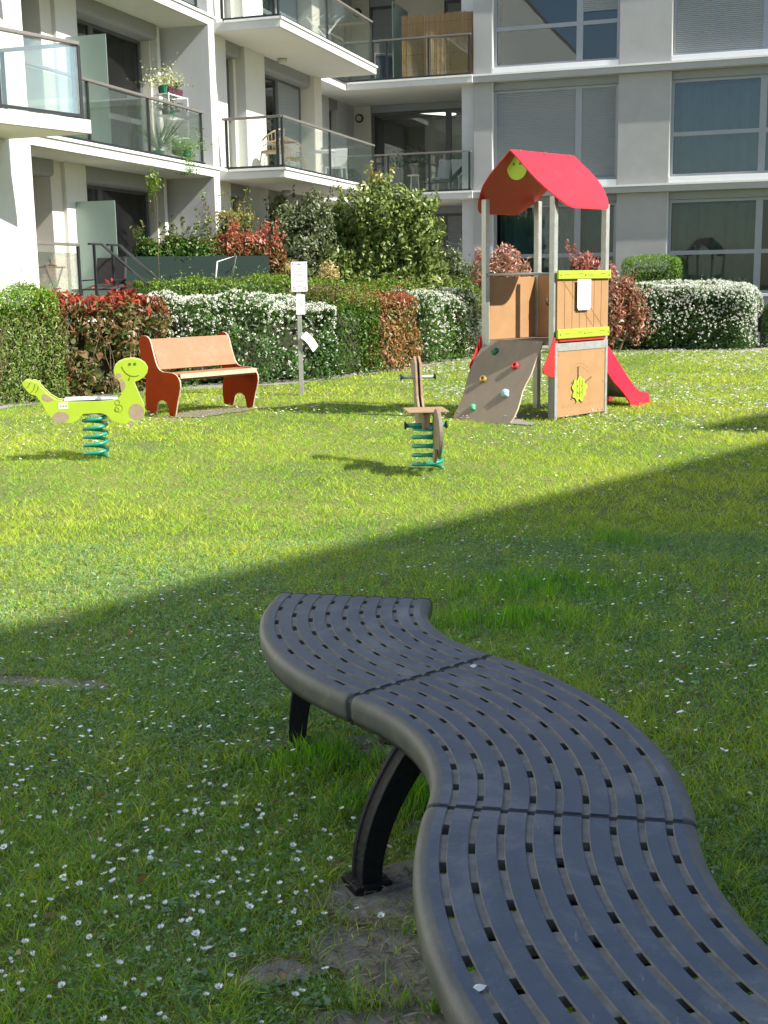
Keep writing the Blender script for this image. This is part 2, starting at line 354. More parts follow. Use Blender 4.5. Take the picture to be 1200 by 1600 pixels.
# --- slabs
mb = MB()
for i in (1,2,3):
    z0, z1 = FL[i]-.18, FL[i]
    mb.box(PB, PE, 31.08, 31.9, z0, z1)                          # right facade band
mb.build('facade_slab_band', M['band'], bld, bevel=.006)
mb = MB()
for i in (0,1,2,3):
    z0, z1 = FL[i]-.18, FL[i]
    mb.box(-10.78, PB-.003, 31.02, 34.2, z0, z1)                 # loggia floor
    mb.box(-12.2, -10.78, 28.984, 34.2, z0, z1)                  # recess by the inner corner
mb.build('loggia_slab', M['slab'], bld, bevel=.006)
for i in (1,2,3):
    z0, z1 = FL[i]-.18, FL[i]
    mb = MB(); mb.box(-12.2, -9.30, 23.0, 28.98, z0, z1); mb.build('balcony_slab', M['slab'], bld, bevel=.006)
    mb = MB(); mb.box(-12.2, -10.5, 15.96, 22.58, z0+.002, z1+.002); mb.build('balcony_slab', M['slab'], bld, bevel=.006)
    mb = MB(); mb.prism([(-10.39,15.36),(-9.02,15.33),(-9.456,13.88),(-10.15,11.6),(-10.39,11.6)], z0, z1, 'z'); mb.build('balcony_slab', M['slab'], bld, bevel=.006)
    mb = MB()                                                      # thin drip edges / flashing
    mb.box(-10.47,-9.27,22.97,23.0,z1-.03,z1+.012); mb.box(-9.3,-9.27,22.97,29.01,z1-.03,z1+.012)
    mb.box(-10.5,-10.47,15.9,22.9,z1-.03,z1+.014)
    mb.build('slab_drip_edge', M['white'], bld)
    mb = MB(); mb.box(PB,PE,31.05,31.08,z1-.035,z1+.010); mb.box(-10.8,PB-.004,30.99,31.02,z1-.035,z1+.010); mb.build('slab_drip_edge', M['white'], bld)
mb = MB(); mb.box(-12.2,-10.5,15.96,22.58,FL[0]-.18,FL[0]); mb.box(-12.2,-10.6,22.6,28.9,FL[0]-.18,FL[0]); mb.build('terrace_slab', M['slab'], bld, bevel=.006)
# soffits (warm painted undersides, proud by 3 mm)
for i in (1,2,3):
    z = FL[i]-.183
    mb=MB(); mb.box(-12.1,-9.33,23.03,28.95,z-.004,z); mb.box(-12.1,-10.53,16.0,22.55,z-.003,z); mb.box(-11.9,PB-.02,31.05,34.1,z-.0035,z)
    mb.prism([(-10.38,15.33),(-9.05,15.30),(-9.485,13.88),(-10.18,11.63),(-10.38,11.63)], z-.004, z, 'z'); mb.build('soffit', M['soffit'], bld)
# --- plain walls
mb = MB()
mb.box(-13.2,-10.4,-6.0,15.95,-.2,12.9)                          # far left block (white, sunlit)
mb.build('wall', M['wall_white'], bld)
mb = MB()
mb.box(-12.2,-10.5,22.30,22.56,-.1,3.655); mb.box(-12.2,-10.5,22.30,22.56,3.846,6.455); mb.box(-12.2,-10.5,22.30,22.56,6.646,9.255); mb.box(-12.2,-10.5,22.30,22.56,9.446,12.5)
mb.build('dividing_wall', M['wall_grey'], bld)
mb = MB()                                                          # whiter skin on the dividing wall ends, their sunlight put into the colour
for z0,z1 in ((-.1,3.655),(3.846,6.455),(6.646,9.255)): mb.box(-10.5,-10.495,22.30,22.56,z0,z1)
mb.build('sunlit_wall_end', M['wall_white'], bld)
mb = MB()
mb.box(-12.2,-11.95,15.95,34.2,9.44,12.6); mb.box(-12.2,-7.45,34.0,34.3,9.44,12.6)      # top storey backing
mb.box(PB,PE,31.3,31.6,9.45,12.6); mb.box(-13.2,-10.4,15.95,28.9,12.061,12.6)
mb.box(-7.8,-7.476,31.32,34.2,-.1,12.6)                         # side wall of the loggia
mb.build('wall', M['wall_grey'], bld)
mb = MB(); mb.box(PB,PE,31.35,40,12.6,12.8); mb.box(-24,-10.4,-6,40,12.901,13.1); mb.build('roof', M['concrete'], bld)
# dark rooms behind the openings
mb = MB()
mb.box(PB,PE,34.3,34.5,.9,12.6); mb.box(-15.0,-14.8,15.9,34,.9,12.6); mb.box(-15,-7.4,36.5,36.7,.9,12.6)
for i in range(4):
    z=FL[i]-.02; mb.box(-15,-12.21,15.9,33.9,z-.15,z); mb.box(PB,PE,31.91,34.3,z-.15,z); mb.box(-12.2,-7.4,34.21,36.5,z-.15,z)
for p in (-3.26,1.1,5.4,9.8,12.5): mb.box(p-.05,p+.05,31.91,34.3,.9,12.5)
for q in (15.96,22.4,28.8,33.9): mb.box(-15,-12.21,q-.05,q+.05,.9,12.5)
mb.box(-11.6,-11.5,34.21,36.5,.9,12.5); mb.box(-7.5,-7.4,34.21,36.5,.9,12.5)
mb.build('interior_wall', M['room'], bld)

# --- right facade: pillars
for k in range(4):
    for i in range(3):
        a = -7.476 if k==0 else -3.87+4.37*(k-1); b = a+(.476 if k==0 else 1.23)
        mb=MB(); mb.box(a,b,31.23,31.62,FL[i]+.001 if i else -.1,SO[i]-.001); mb.build('pillar', M['pillar'], bld, bevel=.008)
# base wall below the ground floor windows with a dark ventilation slot
mb=MB(); mb.box(-7.0,PE,31.34,31.6,.85,1.12); mb.box(-7.0,PE,31.34,31.6,-.1,.25); mb.build('base_wall', M['pillar'], bld, bevel=.006)
mb=MB(); mb.box(-7.0,PE,31.75,31.8,.25,.85); mb.build('vent_recess', M['black'], bld)

def TR(q0): return lambda s,d,z: (s, q0+d, z)       # facade facing the lawn
def TL(p0): return lambda s,d,z: (p0-d, s, z)       # facade facing right
def pleats(T, s0, s1, z0, z1, d, amp=.06, per=.22, seed=0):
    mb=MB(T); n=int((s1-s0)/.02); r=random.Random(seed); ph=r.random()*6
    vs=[]; 
    for i in range(n+1):
        s=s0+(s1-s0)*i/n; dd=d+amp*math.sin(2*math.pi*s/per+ph+1.2*math.sin(s*3.1))*(.7+.3*math.sin(s*9))
        vs += [(s,dd,z0),(s,dd*1.0+.01,z1)]
    mb.add(vs,[(2*i,2*i+2,2*i+3,2*i+1) for i in range(n)]); return mb
def slats(T, s0, s1, z0, z1, d, pitch=.045):
    mb=MB(T); n=max(1,round((z1-z0)/pitch)); h=(z1-z0)/n; vs=[]; fs=[]
    for i in range(n):
        z=z0+i*h; k=len(vs)
        for zz,dd in ((0,.010),(.14,-.001),(.5,-.008),(.84,-.004),(.86,.010)): vs += [(s0,d+dd,z+h*zz),(s1,d+dd,z+h*zz)]
        for j in range(4): fs.append((k+2*j,k+2*j+1,k+2*j+3,k+2*j+2))
        if i<n-1: fs.append((k+8,k+9,k+11,k+10))
    mb.add(vs,fs); return mb
def window(T, s0, s1, z0, z1, mull=(), rail=None, kinds=None, fw=.07, pane='pane', fm='frame', depth=.09, label=None):
    """frame with panes as sub-parts; kinds per light: 'open','shut','curtain','half'"""
    mb=MB(T); e=.0
    mb.box(s0,s0+fw,0,depth,z0,z1); mb.box(s1-fw,s1,0,depth,z0,z1)
    mb.box(s0+fw,s1-fw,.002,depth-.002,z0,z0+fw); mb.box(s0+fw,s1-fw,.002,depth-.002,z1-fw,z1)
    xs=[s0+fw]
    for m in mull: mb.box(m-.08,m+.08,.003,depth-.003,z0+fw,z1-fw); xs+= [m-.08,m+.08]
    xs.append(s1-fw); lights=[(xs[2*i],xs[2*i+1]) for i in range(len(xs)//2)]
    kinds = kinds or ['open']*len(lights)
    for (a,b),k in zip(lights,kinds):
        if rail and k!='shut': mb.box(a,b,.006,depth-.006,rail-.05,rail+.05)
    o=mb.build('window', M[fm], bld, bevel=.004)
    if label: o['label']=label
    for j,((a,b),k) in enumerate(zip(lights,kinds)):
        if k!='shut':
            segs=[(z0+fw,rail-.05),(rail+.05,z1-fw)] if rail else [(z0+fw,z1-fw)]
            for c,d in segs:
                g=MB(T); g.box(a,b,.035,.047,c,d); g.build('pane', M[pane], o)
        if k=='shut': slats(T,a,b,z0+fw*.6,z1-fw*.5,.02).build('shutter', M['shutter'], o)
        if k=='half': slats(T,a,b,z0+.52*(z1-z0),z1-fw*.5,-.004).build('shutter', M['shutter'], o); 
        if k in ('curtain','curtainL'): pleats(T,a,(b if k=='curtain' else a+.8*(b-a)),z0+.04,z1-.1,.38,seed=j+int(s0*10)).build('curtain', M['curtain'], o, recalc=False)
        if k=='bottomopen': pleats(T,a,b,z0+.62,z1-.1,.38,seed=j+int(s0*10)).build('curtain', M['curtain'], o, recalc=False)
    return o
# right facade bays
for k in range(4):
    a = -6.995 if k==0 else .51+4.37*(k-1)
    if k==0: a,b=-6.995,-3.875
    elif k==1: a,b=-2.635,.495
    else: a,b = -2.635+4.37*(k-1), .495+4.37*(k-1)
    for i in range(3):
        T=TR(31.42); z0 = FL[i]+(.17 if i else 0.0); z1=SO[i]-.19
        m=a+2.14
        if k==0: kinds=[['bottomopen','bottomopen'],['shut','shut'],['open','half']][i]
        elif k==1: kinds=[['curtain','open'],['curtain','curtain'],['shut','shut']][i]
        else: kinds=[['curtain','open'],['open','curtain'],['shut','curtain']][i]
        window(T,a+.01,b-.01,z0,z1,(m,),rail=(z0+1.0 if i!=2 else z0+.92) if True else None,kinds=kinds,pane='pane' if i else 'pane_low')
        mb=MB(T); mb.box(a+.01,b-.01,-.06,.09,z1+.003,SO[i]-.004); mb.box(a+.01,b-.01,-.075,-.06,z1+.004,z1+.03)
        mb.build('shutter_box', M['shutter'], bld, bevel=.006)
        if i:
            mb=MB(T); mb.box(a+.002,b-.002,-.16,.1,FL[i]+.001,z0-.004); mb.build('window_upstand', M['white'], bld, bevel=.006)
        else:
            mb=MB(T); mb.box(a+.002,b-.002,-.14,.1,1.125,z0-.004); mb.build('window_sill', M['white'], bld, bevel=.006)
        mb=MB(T); mb.box(a-.004,a+.008,-.185,.06,FL[i]+.17,SO[i]-.003); mb.build('window_jamb', M['wall_white'], bld)   # reveal catching the sun

# --- left wing: recess with balconies (q 16 - 22.3), walls at p -11.6
def boxround(T,s0,s1,z0,z1,d0,d1,m='box_grey'):
    mb=MB(T); poly=[(d1,z0),(d0+.05,z0),(d0+.015,z0+.02),(d0,z0+.06),(d0,z1),(d1,z1)]
    n=len(poly); vs=[(s0,a,z) for a,z in poly]+[(s1,a,z) for a,z in poly]
    fs=[tuple(range(n)),tuple(range(2*n-1,n-1,-1))]+[(i,(i+1)%n,n+(i+1)%n,n+i) for i in range(n)]
    mb.add(vs,fs); return mb.build('shutter_box', M[m], bld)
for i in range(3):
    z0,z1=FL[i],SO[i]; T=TL(0)
    mb=MB()
    mb.box(-12.2,-11.60,22.0,22.298,z0+.003,z1-.006); mb.build('wall', M['wall_beige'], bld)
    mb=MB(); mb.box(-12.2,-11.44,18.06,19.06,z0+.003,z1-.006); mb.build('wall', M['wall_beige'], bld)
    mb=MB(); mb.box(-11.44,-11.37,18.40,19.06,z0+.003,z1-.007); mb.build('wall_panel', M['wall_white'], bld, bevel=.004)
    mb=MB(); mb.box(-11.60,-11.46,22.05,22.18,z0+.004,z1-.008); mb.build('wall_pier', M['wall_white'], bld, bevel=.003)
    T1=TL(-11.78)
    window(T1,16.02,18.05,z0+.03,z1-.25,(17.3,),rail=None,kinds=['open','open'],pane='pane2',fm='frame_dark')
    window(T1,19.08,21.99,z0+.03,z1-.25,(20.2,),rail=z0+.85,kinds=['curtain','bottomopen' if i==1 else 'open'],pane='pane2',fm='frame_dark')
    boxround(T1,16.02,18.05,z1-.27,z1-.007,-.42,.06); boxround(T1,19.08,21.99,z1-.27,z1-.007,-.36,.06)
    mb=MB(); mb.box(-12.2,-11.80,15.96,22.29,z1-.26,z1-.005); mb.build('lintel', M['box_grey'], bld)
    # glass privacy screens
    g=MB(); g.box(-11.36,-10.62,18.66,18.675,z0+.05,z0+1.82); g.build('privacy_screen', M['frost'], bld)
# --- left wing: section with the projecting balconies (q 22.56 - 28.7), walls at p -10.75
for i in range(3):
    z0,z1=FL[i] if i else -.1,SO[i]
    mb=MB(); mb.box(-12.2,-10.75,22.565,23.62,z0+.003,z1-.006); mb.build('wall', M['wall_white'], bld)
    mb=MB(); mb.box(-12.2,-10.75,24.55,25.60,z0+.003,z1-.007); mb.build('wall', M['wall_white'], bld)
    mb=MB(); mb.box(-12.2,-10.70,28.48,28.975,z0+.003,z1-.008); mb.build('wall', M['wall_beige'], bld)
    mb=MB(); mb.box(-12.2,-10.95,24.40,24.548,z0+.003,z1-.009); mb.box(-12.2,-10.95,25.602,25.62,z0+.003,z1-.009); mb.build('reveal', M['wall_beige'], bld)
    T1=TL(-11.05); zz=max(z0,FL[i])
    window(T1,23.63,24.39,zz+.03,z1-.25,(),kinds=['shut'],fm='frame_dark')
    window(T1,25.63,28.46,zz+.03,z1-.25,(27.0,),kinds=['curtainL','shut'],rail=z0+.9,pane='pane2',fm='frame_dark')
    boxround(T1,23.63,24.41,z1-.27,z1-.009,-.25,.05); boxround(T1,25.63,28.46,z1-.27,z1-.009,-.25,.05)
    mb=MB(); mb.box(-12.2,-11.16,23.62,28.48,z1-.26,z1-.012); mb.build('lintel', M['box_grey'], bld)
    # bulkhead lamp on soffit
    mb=MB(); 
    mb.tube([(-10.55,26.15,z1-.01),(-10.55,26.15,z1-.06),(-10.55,26.15,z1-.10),(-10.55,26.15,z1-.115)],.1,14,rad=[.11,.11,.09,.05]); mb.build('soffit_lamp', M['lampglass'], bld, smooth=True)
# --- inner corner recess (p -11.6) and loggia (q 33.85)
for i in range(3):
    z0,z1=FL[i],SO[i]
    mb=MB(); mb.box(-12.2,-11.58,28.98,31.9,z0+.003,z1-.006); mb.build('wall', M['wall_grey'], bld); mb=MB(); mb.box(-12.2,-11.56,32.55,33.84,z0+.003,z1-.006)
    mb.build('wall', M['wall_grey'], bld)
    T1=TL(-11.75); window(T1,31.92,32.53,z0+.03,z1-.25,(),kinds=['open'],fm='frame_dark'); boxround(T1,31.92,32.53,z1-.27,z1-.01,-.18,.04)
    mb=MB(); mb.box(-11.56,-11.05,33.85,34.2,z0+.003,z1-.006); mb.build('wall', M['wall_beige'], bld)
    T2=TR(33.92)
    if i==1: window(T2,-11.04,-7.82,z0+.03,z1-.2,(-8.83,),kinds=['open','open'],pane='pane2',fm='frame_dark')
    elif i==0: window(T2,-11.04,-7.82,z0+.03,z1-.2,(-8.95,),kinds=['shut','shut'],fm='frame_dark')
    else:
        window(T2,-11.04,-10.3,z0+.03,z1-.2,(),kinds=['shut'],fm='frame_dark'); window(T2,-8.9,-7.82,z0+.03,z1-.2,(),kinds=['shut'],fm='frame_dark')
        mb=MB(); mb.box(-10.29,-8.91,33.86,34.2,z0+.003,z1-.006); mb.build('wall', M['wall_beige'], bld)
    mb=MB(T2); mb.box(-11.04,-7.82,-.04,.2,z1-.197,z1-.01); mb.build('shutter_box', M['shutter'], bld, bevel=.01)
    mb=MB(); mb.tube([(-11.38,33.85,z1-.33),(-11.38,33.80,z1-.33)],.12,16,sx=1.0); 
    lo=mb.build('wall_lamp', M['black'], bld, smooth=False, bevel=.01); 
    mb=MB(); mb.tube([(-11.38,33.80,z1-.33),(-11.38,33.775,z1-.33)],.075,16); mb.build('lamp_cover', M['lampglass'], lo)
# room behind the loggia windows with lit ceiling strips
mb=MB(); mb.bar((-9.9,35.0,6.36),(-9.2,35.9,6.36),.28,.04); mb.build('ceiling_light', M['lamp'], bld)
mb=MB(); mb.bar((-8.4,35.2,6.36),(-7.9,35.7,6.36),.22,.04); mb.build('ceiling_light', M['lamp'], bld)
mb=MB(); mb.box(-11.48,-7.52,34.25,36.45,6.385,6.40); mb.box(-10.2,-7.55,36.40,36.45,3.9,6.38); mb.build('room_lining', M['room_light'], bld)

# --- railings
def railing(path, z0, h=1.0, posts=None, rw=.075):
    mb=MB()
    P_=[Vector((a,b,0)) for a,b in path]
    for A,Bp in zip(P_[:-1],P_[1:]): mb.bar((A.x,A.y,z0+h-.02),(Bp.x,Bp.y,z0+h-.02),rw,.045)
    mb.build('handrail', M['rail'], bld, bevel=.006)
    mb=MB()
    for A,Bp in zip(P_[:-1],P_[1:]): mb.bar((A.x,A.y,z0+.045),(Bp.x,Bp.y,z0+.045),.05,.04)
    mb.build('bottom_rail', M['black'], bld)
    for (A,Bp),ts in zip(zip(P_[:-1],P_[1:]),posts):
        for t in ts:
            c=A.lerp(Bp,t); d=(Bp-A).normalized(); c2=c-d*.0
            m2=MB(); m2.bar((c.x,c.y,z0+.005),(c.x,c.y,z0+h-.045),.035,.05,up=(d.x,d.y,0)); m2.build('railing_post', M['black'], bld)
        tt=sorted(ts)
        if tt[0]>.02: tt=[0]+tt
        if tt[-1]<.98: tt=tt+[1]
        for a,b in zip(tt[:-1],tt[1:]):
            ln=(Bp-A).length; e=.03/ln; c=A.lerp(Bp,a+e); d=A.lerp(Bp,b-e)
            m2=MB(); m2.bar((c.x,c.y,z0+.50),(d.x,d.y,z0+.50),.012,.86); m2.build('glass_panel', M['railglass'], bld)
for i in (1,2):
    z0=FL[i]
    railing([(-10.55,16.0),(-10.55,22.02)], z0, posts=[[.0,.31,.64,.985]])
    railing([(-10.62,23.06),(-9.36,23.06),(-9.36,28.85),(-10.7,28.90)], z0, posts=[[.06,.92],[.0,.47,.99],[.5]])
    railing([(-10.72,28.99),(-10.72,31.08),(-7.5,31.08)], z0, posts=[[.5],[.32,.66,.985]])
    railing([(-10.38,15.28),(-9.11,15.25),(-9.54,13.86),(-10.2,11.7)], z0, posts=[[.05,.93],[.0,.93],[.5]])
# ground floor terrace railing with the flight of steps
railing([(-10.55,15.97),(-10.55,17.34)], FL[0], h=1.08, posts=[[.05,.98]])
mb=MB()
for q0 in (17.75,18.32):
    z=FL[0]+1.08
    mb.bar((-10.52,q0,FL[0]),(-10.52,q0,z),.035,.035); mb.bar((-10.52,q0-.15,z),(-10.52,q0+.25,z),.045,.03)
    mb.bar((-10.52,q0+.25,z),(-9.95,q0+1.35,z-.95),.045,.03); mb.bar((-9.95,q0+1.35,.25),(-9.95,q0+1.35,z-.95),.035,.035)
mb.build('stair_handrail', M['black'], bld)
mb=MB()
for k in range(6): mb.box(-10.45+.0,-9.6,17.8+.22*k,18.02+.22*k,-.05,FL[0]-.17*(k+1))
mb.build('steps', M['concrete'], bld)
mb=MB(); mb.box(-10.56,-10.50,15.97,28.9,0,FL[0]-.19); mb.build('base_wall', M['wall_grey'], bld)

# --- things on the terraces and balconies (world space via W)
cvd=math.atan2(1.0,2.5)
ps=tag(empty('planter_screen',(-4.62,22.45,0),cvd),'dark green canvas screen round the ground floor terrace below the flowering planter shrubs','screen')
mb=MB(); mb.box(0,2.72,-.012,.012,1.0,2.13); mb.box(0,.02,.013,1.2,1.0,2.12); mb.box(2.70,2.72,.013,.9,1.0,2.12); mb.build('canvas',M['green_cloth'],ps)
mb=MB(); [mb.bar((q,.03,0),(q,.03,2.14),.04,.04) for q in (0.03,.9,1.8,2.66)]; mb.build('screen_frame',M['black'],ps)
rs=tag(empty('reed_screen',W(-8.42,31.3,6.65),-YAW),'tall tan reed screen standing behind the glass railing of the upper loggia','screen')
def reeds(x0,x1,z1):
    mb=MB(); x=x0; r=random.Random(3)
    while x<x1:
        wd=r.uniform(.012,.02); h=z1+r.uniform(-.02,.02)+.012*math.sin(x*5); y=.02*math.sin(x*7)+r.uniform(-.004,.004)
        mb.tube([(x,y,0),(x+r.uniform(-.004,.004),y,h)],wd/2,5,cap=True); x+=wd*.92
    return mb
reeds(-.93,.93,1.55).build('reed_mat',M['reed'],rs)
mb=MB(); [mb.bar((-.93,-.025,z),(.93,-.025,z),.004,.004) for z in (.2,.6,1.0,1.35)]; mb.build('binding_wire',M['black'],rs)
gs=tag(empty('glass_divider',W(-9.6,31.3,6.65),-YAW),'green tinted glass divider left of the reed screen on the upper loggia','screen')
mb=MB(); mb.box(-.008,.008,0,1.4,.03,1.95); mb.build('glass',M['frost'],gs); mb=MB(); mb.box(-.014,.014,.1,.16,1.80,1.9); mb.box(-.012,.012,.0,1.4,0,.03); mb.build('clamp',M['black'],gs)
# white metal plant shelf
sx=tag(empty('plant_shelf',W(-10.85,21.35,3.845),-YAW),'white wire plant shelf behind the balcony glass left of the white wall end','shelf')
mb=MB()
for a in (-.14,.14):
    for b in (-.38,.38): mb.bar((a,b,0),(a,b,1.22 if b>0 else 1.22),.018,.018)
for z in (.12,.48,.83,1.2):
    for a in (-.14,.14): mb.bar((a,-.38,z),(a,.38,z),.014,.014)
    for b in (-.38,.38): mb.bar((-.14,b,z),(.14,b,z),.014,.014)
mb.build('frame',M['white'],sx)
for z in (.12,.48,.83,1.2):
    mb=MB(); [mb.bar((-.14+.028*k,-.38,z+.004),(-.14+.028*k,.38,z+.004),.005,.005) for k in range(11)]; mb.build('shelf_board',M['white'],sx)
def plant(name,label,cat,loc,pot,potm,kind,n,size,cols,spread,seed,group=None,trail=0):
    r=np.random.default_rng(seed); e=tag(empty(name,loc),label,cat,group)
    pr,ph=pot; mb=MB(); mb.tube([(0,0,0),(0,0,ph*.5),(0,0,ph),(0,0,ph*.97)],pr,14,rad=[pr*.75,pr*.88,pr,pr*.85]); mb.build('pot',M[potm],e,smooth=False)
    P_=r.normal(size=(n,3))*np.array([spread[0],spread[0],spread[1]])*.5; P_[:,2]=np.abs(P_[:,2])+ph
    if kind=='spiky':
        a=r.uniform(0,6.28,n); el=r.uniform(.3,1.3,n); d=np.stack([np.cos(a)*np.cos(el),np.sin(a)*np.cos(el),np.sin(el)],1)
        L=size*r.uniform(.7,1.2,n); s=nz(np.cross(d,np.array([0,0,1.0])+.01)); base=np.array([0,0,ph])+s*0
        v=np.stack([base-s*.008,base+d*L[:,None]*.5+s*.012,base+d*L[:,None]-np.array([0,0,.03]),base+d*L[:,None]*.5-s*.012],1).reshape(-1,3)
        f=np.arange(n*4).reshape(n,4); c=np.repeat(pick(cols,n,r),4,0)
    else:
        if trail:
            k=int(n*.6); P_[:k,2]=ph-r.uniform(0,trail,k); P_[:k,:2]*=.45
        v,f,c=leafgeo(P_,nz(P_-np.array([0,0,ph])),size*r.uniform(.6,1.2,n),.5,pick(cols,n,r),r)
    npmesh('foliage',v,f,c,M['leaf'],e); return e
GRN=[((.07,.16,.02),3),((.11,.22,.03),2)]
plant('potted_plant','cream variegated bushy plant in a green pot on the shelf top','plant',W(-10.85,21.1,5.06),(.10,.14),'greenpot','bush',500,.06,[((.55,.55,.32),3),((.35,.42,.16),2)],(.34,.30),1)
plant('potted_plant','dark green rosette plant in a plum trough on the shelf top','plant',W(-10.85,21.55,5.06),(.09,.13),'terracotta','spiky',40,.26,[((.06,.15,.02),1)],(.2,.2),2)
mb=MB(); mb.prism([(-.10,0),(.10,0),(.12,.12),(-.12,.12)],-.28,.28,'y'); o=mb.build('flower_trough',M['terracotta'],None,bevel=.01); o.location=W(-10.85,21.34,5.063); o.rotation_euler=(0,0,-YAW); tag(o,'plum coloured trough lying along the top of the white plant shelf','trough')
plant('potted_plant','dark leafy plant in a small pot on the third board of the shelf','plant',W(-10.83,21.3,4.69),(.07,.10),'greenpot','bush',220,.05,[((.03,.08,.02),1)],(.22,.2),3)
plant('potted_plant','small dark plant on the near end of the third shelf board','plant',W(-10.83,21.05,4.69),(.07,.09),'terracotta','bush',160,.05,[((.04,.07,.02),1)],(.2,.16),4)
plant('potted_plant','tall upright green plant on the balcony floor left of the plant shelf','plant',W(-10.80,20.65,3.85),(.12,.16),'greenpot','spiky',60,.75,GRN,(.3,.5),5)
plant('potted_plant','light green plant trailing over the slab edge in front of the shelf','plant',W(-10.50,21.2,3.94),(.08,.12),'greenpot','trail',700,.055,[((.16,.28,.04),2),((.10,.20,.03),1)],(.36,.3),6,trail=.45)
plant('potted_plant','dense green plant on the lowest board of the shelf','plant',W(-10.83,21.45,3.98),(.1,.12),'terracotta','bush',360,.05,GRN,(.34,.3),8)
# cane chairs and cafe table on the projecting balcony
def cane_chair(label,x,y,rz):
    e=tag(empty('cane_armchair',W(x,y,FL[1]+.005),rz),label,'chair','rattan armchairs on the projecting balcony')
    mb=MB(); mb.tube([(0,0,.40),(0,0,.44)],.24,20,rad=[.22,.24]); mb.build('seat',M['rattan'],e)
    mb=MB()
    arc=[(math.sin(a)*.27,-math.cos(a)*.25,.62+.24*max(0,math.cos(a*.75))) for a in np.linspace(-2.0,2.0,15)]
    mb.tube(arc,.017,7)
    for k in range(0,15): mb.tube([arc[k],(arc[k][0]*.85,arc[k][1]*.85,.42)],.006,5)
    arc2=[(p[0]*.93,p[1]*.93,.42+(p[2]-.42)*.5) for p in arc]; mb.tube(arc2,.009,5); mb.build('backrest',M['rattan'],e,smooth=True)
    for sx_,sy_ in ((-1,-1),(1,-1),(1,1),(-1,1)):
        mb=MB(); mb.tube([(sx_*.17,sy_*.17,.41),(sx_*.22,sy_*.22,0)],.014,7); mb.build('leg',M['rattan'],e,smooth=True)
cane_chair('rattan armchair nearest the railing corner of the projecting balcony',-10.0,24.1,R_(70))
cane_chair('rattan armchair farther right behind the balcony glass, by the table',-10.15,25.6,R_(-60))
e=tag(empty('cafe_table',W(-10.1,24.95,FL[1]+.005)),'round wooden cafe table between the two rattan armchairs','table')
mb=MB(); mb.tube([(0,0,.70),(0,0,.725)],.30,28); mb.build('table_top',M['wood'],e,bevel=.004)
mb=MB(); mb.tube([(0,0,.02),(0,0,.70)],.02,10); mb.tube([(0,0,0),(0,0,.02)],.18,20); mb.build('pedestal',M['black'],e)
def white_table(x,y,label):
    e=tag(empty('bistro_table',W(x,y,FL[1]+.005)),label,'table')
    mb=MB(); mb.tube([(0,0,.72),(0,0,.74)],.33,26); mb.build('table_top',M['white'],e)
    mb=MB(); mb.tube([(0,0,.02),(0,0,.72)],.02,10); mb.tube([(0,0,0),(0,0,.025)],.22,20); mb.build('pedestal',M['white'],e)
white_table(-10.1,27.3,'white round pedestal table near the far end of the projecting balcony')
def chair(label,loc,rz,m,cat='chair',name='garden_chair',group=None):
    e=tag(empty(name,loc,rz),label,cat,group)
    mb=MB(); mb.box(-.21,.21,-.21,.21,.43,.45); mb.build('seat',M[m],e,bevel=.01)
    mb=MB(); mb.prism([(-.22,.45),(-.20,.47),(-.27,.88),(-.30,.90)],-.2,.2,'x'); mb.build('backrest',M[m],e,bevel=.006)
    for a,b in ((-1,-1),(1,-1),(1,1),(-1,1)):
        mb=MB(); mb.bar((a*.19,b*.19,.43),(a*.22,b*.22,0),.025,.025); mb.build('leg',M[m],e)
    return e
chair('white garden chair at the round white balcony table',W(-10.05,28.1,FL[1]+.005),R_(165),'white')
# folding bistro table and dark chair on the ground terrace
e=tag(empty('folding_table',W(-10.95,16.9,FL[0]+.005),-YAW),'small folding table with crossed legs on the ground floor terrace','table')
mb=MB(); mb.box(-.25,.25,-.28,.28,.70,.72); mb.build('table_top',M['wood'],e,bevel=.004)
mb=MB(); [ (mb.bar((a,-.24,0),(a,.22,.70),.014,.02), mb.bar((a*.9,.24,0),(a*.9,-.22,.70),.014,.02)) for a in (-.22,.22)]; mb.bar((-.22,-.24,.3),(.22,-.24,.3),.012,.012); mb.build('folding_legs',M['frame_dark'],e)
o=MB(); o.tube([(0,0,0),(0,0,.02),(0,0,.035)],.1,14,rad=[.09,.11,.04]); o.tube([(0,0,.03),(0,0,.12)],.012,6); o=o.build('ashtray',M['black'],None,smooth=False); o.location=W(-10.9,17.05,FL[0]+.727); tag(o,'small dark dish with an upright stub on the folding table','dish')
e=tag(empty('lounge_chair',W(-10.72,18.35,FL[0]+.005),-YAW),'dark mesh lounge chair behind the stair handrail','chair')
mb=MB(); mb.prism([(-.26,.34),(.26,.40),(.33,.86),(.26,.88),(.19,.44),(-.26,.37)],-.27,.27,'x'); mb.build('sling_seat',M['darkcloth'],e,bevel=.01)
mb=MB(); [(mb.bar((a,-.26,.36),(a,-.26,0),.025,.025),mb.bar((a,.22,.40),(a,.28,0),.025,.025),mb.bar((a,-.28,.5),(a,.25,.52),.03,.02)) for a in (-.28,.28)]; mb.build('frame',M['black'],e)
# folding clothes rack frame seen above the hedge
mb=MB(); mb.tube([(-3.05,22.6,1.3),(-2.95,22.6,2.02),(-2.62,22.7,2.12),(-2.80,22.6,1.3)],.014,8); o=mb.build('drying_rack',M['white'],None,smooth=True); tag(o,'white tubular drying rack frame leaning on the dark green screen','rack')
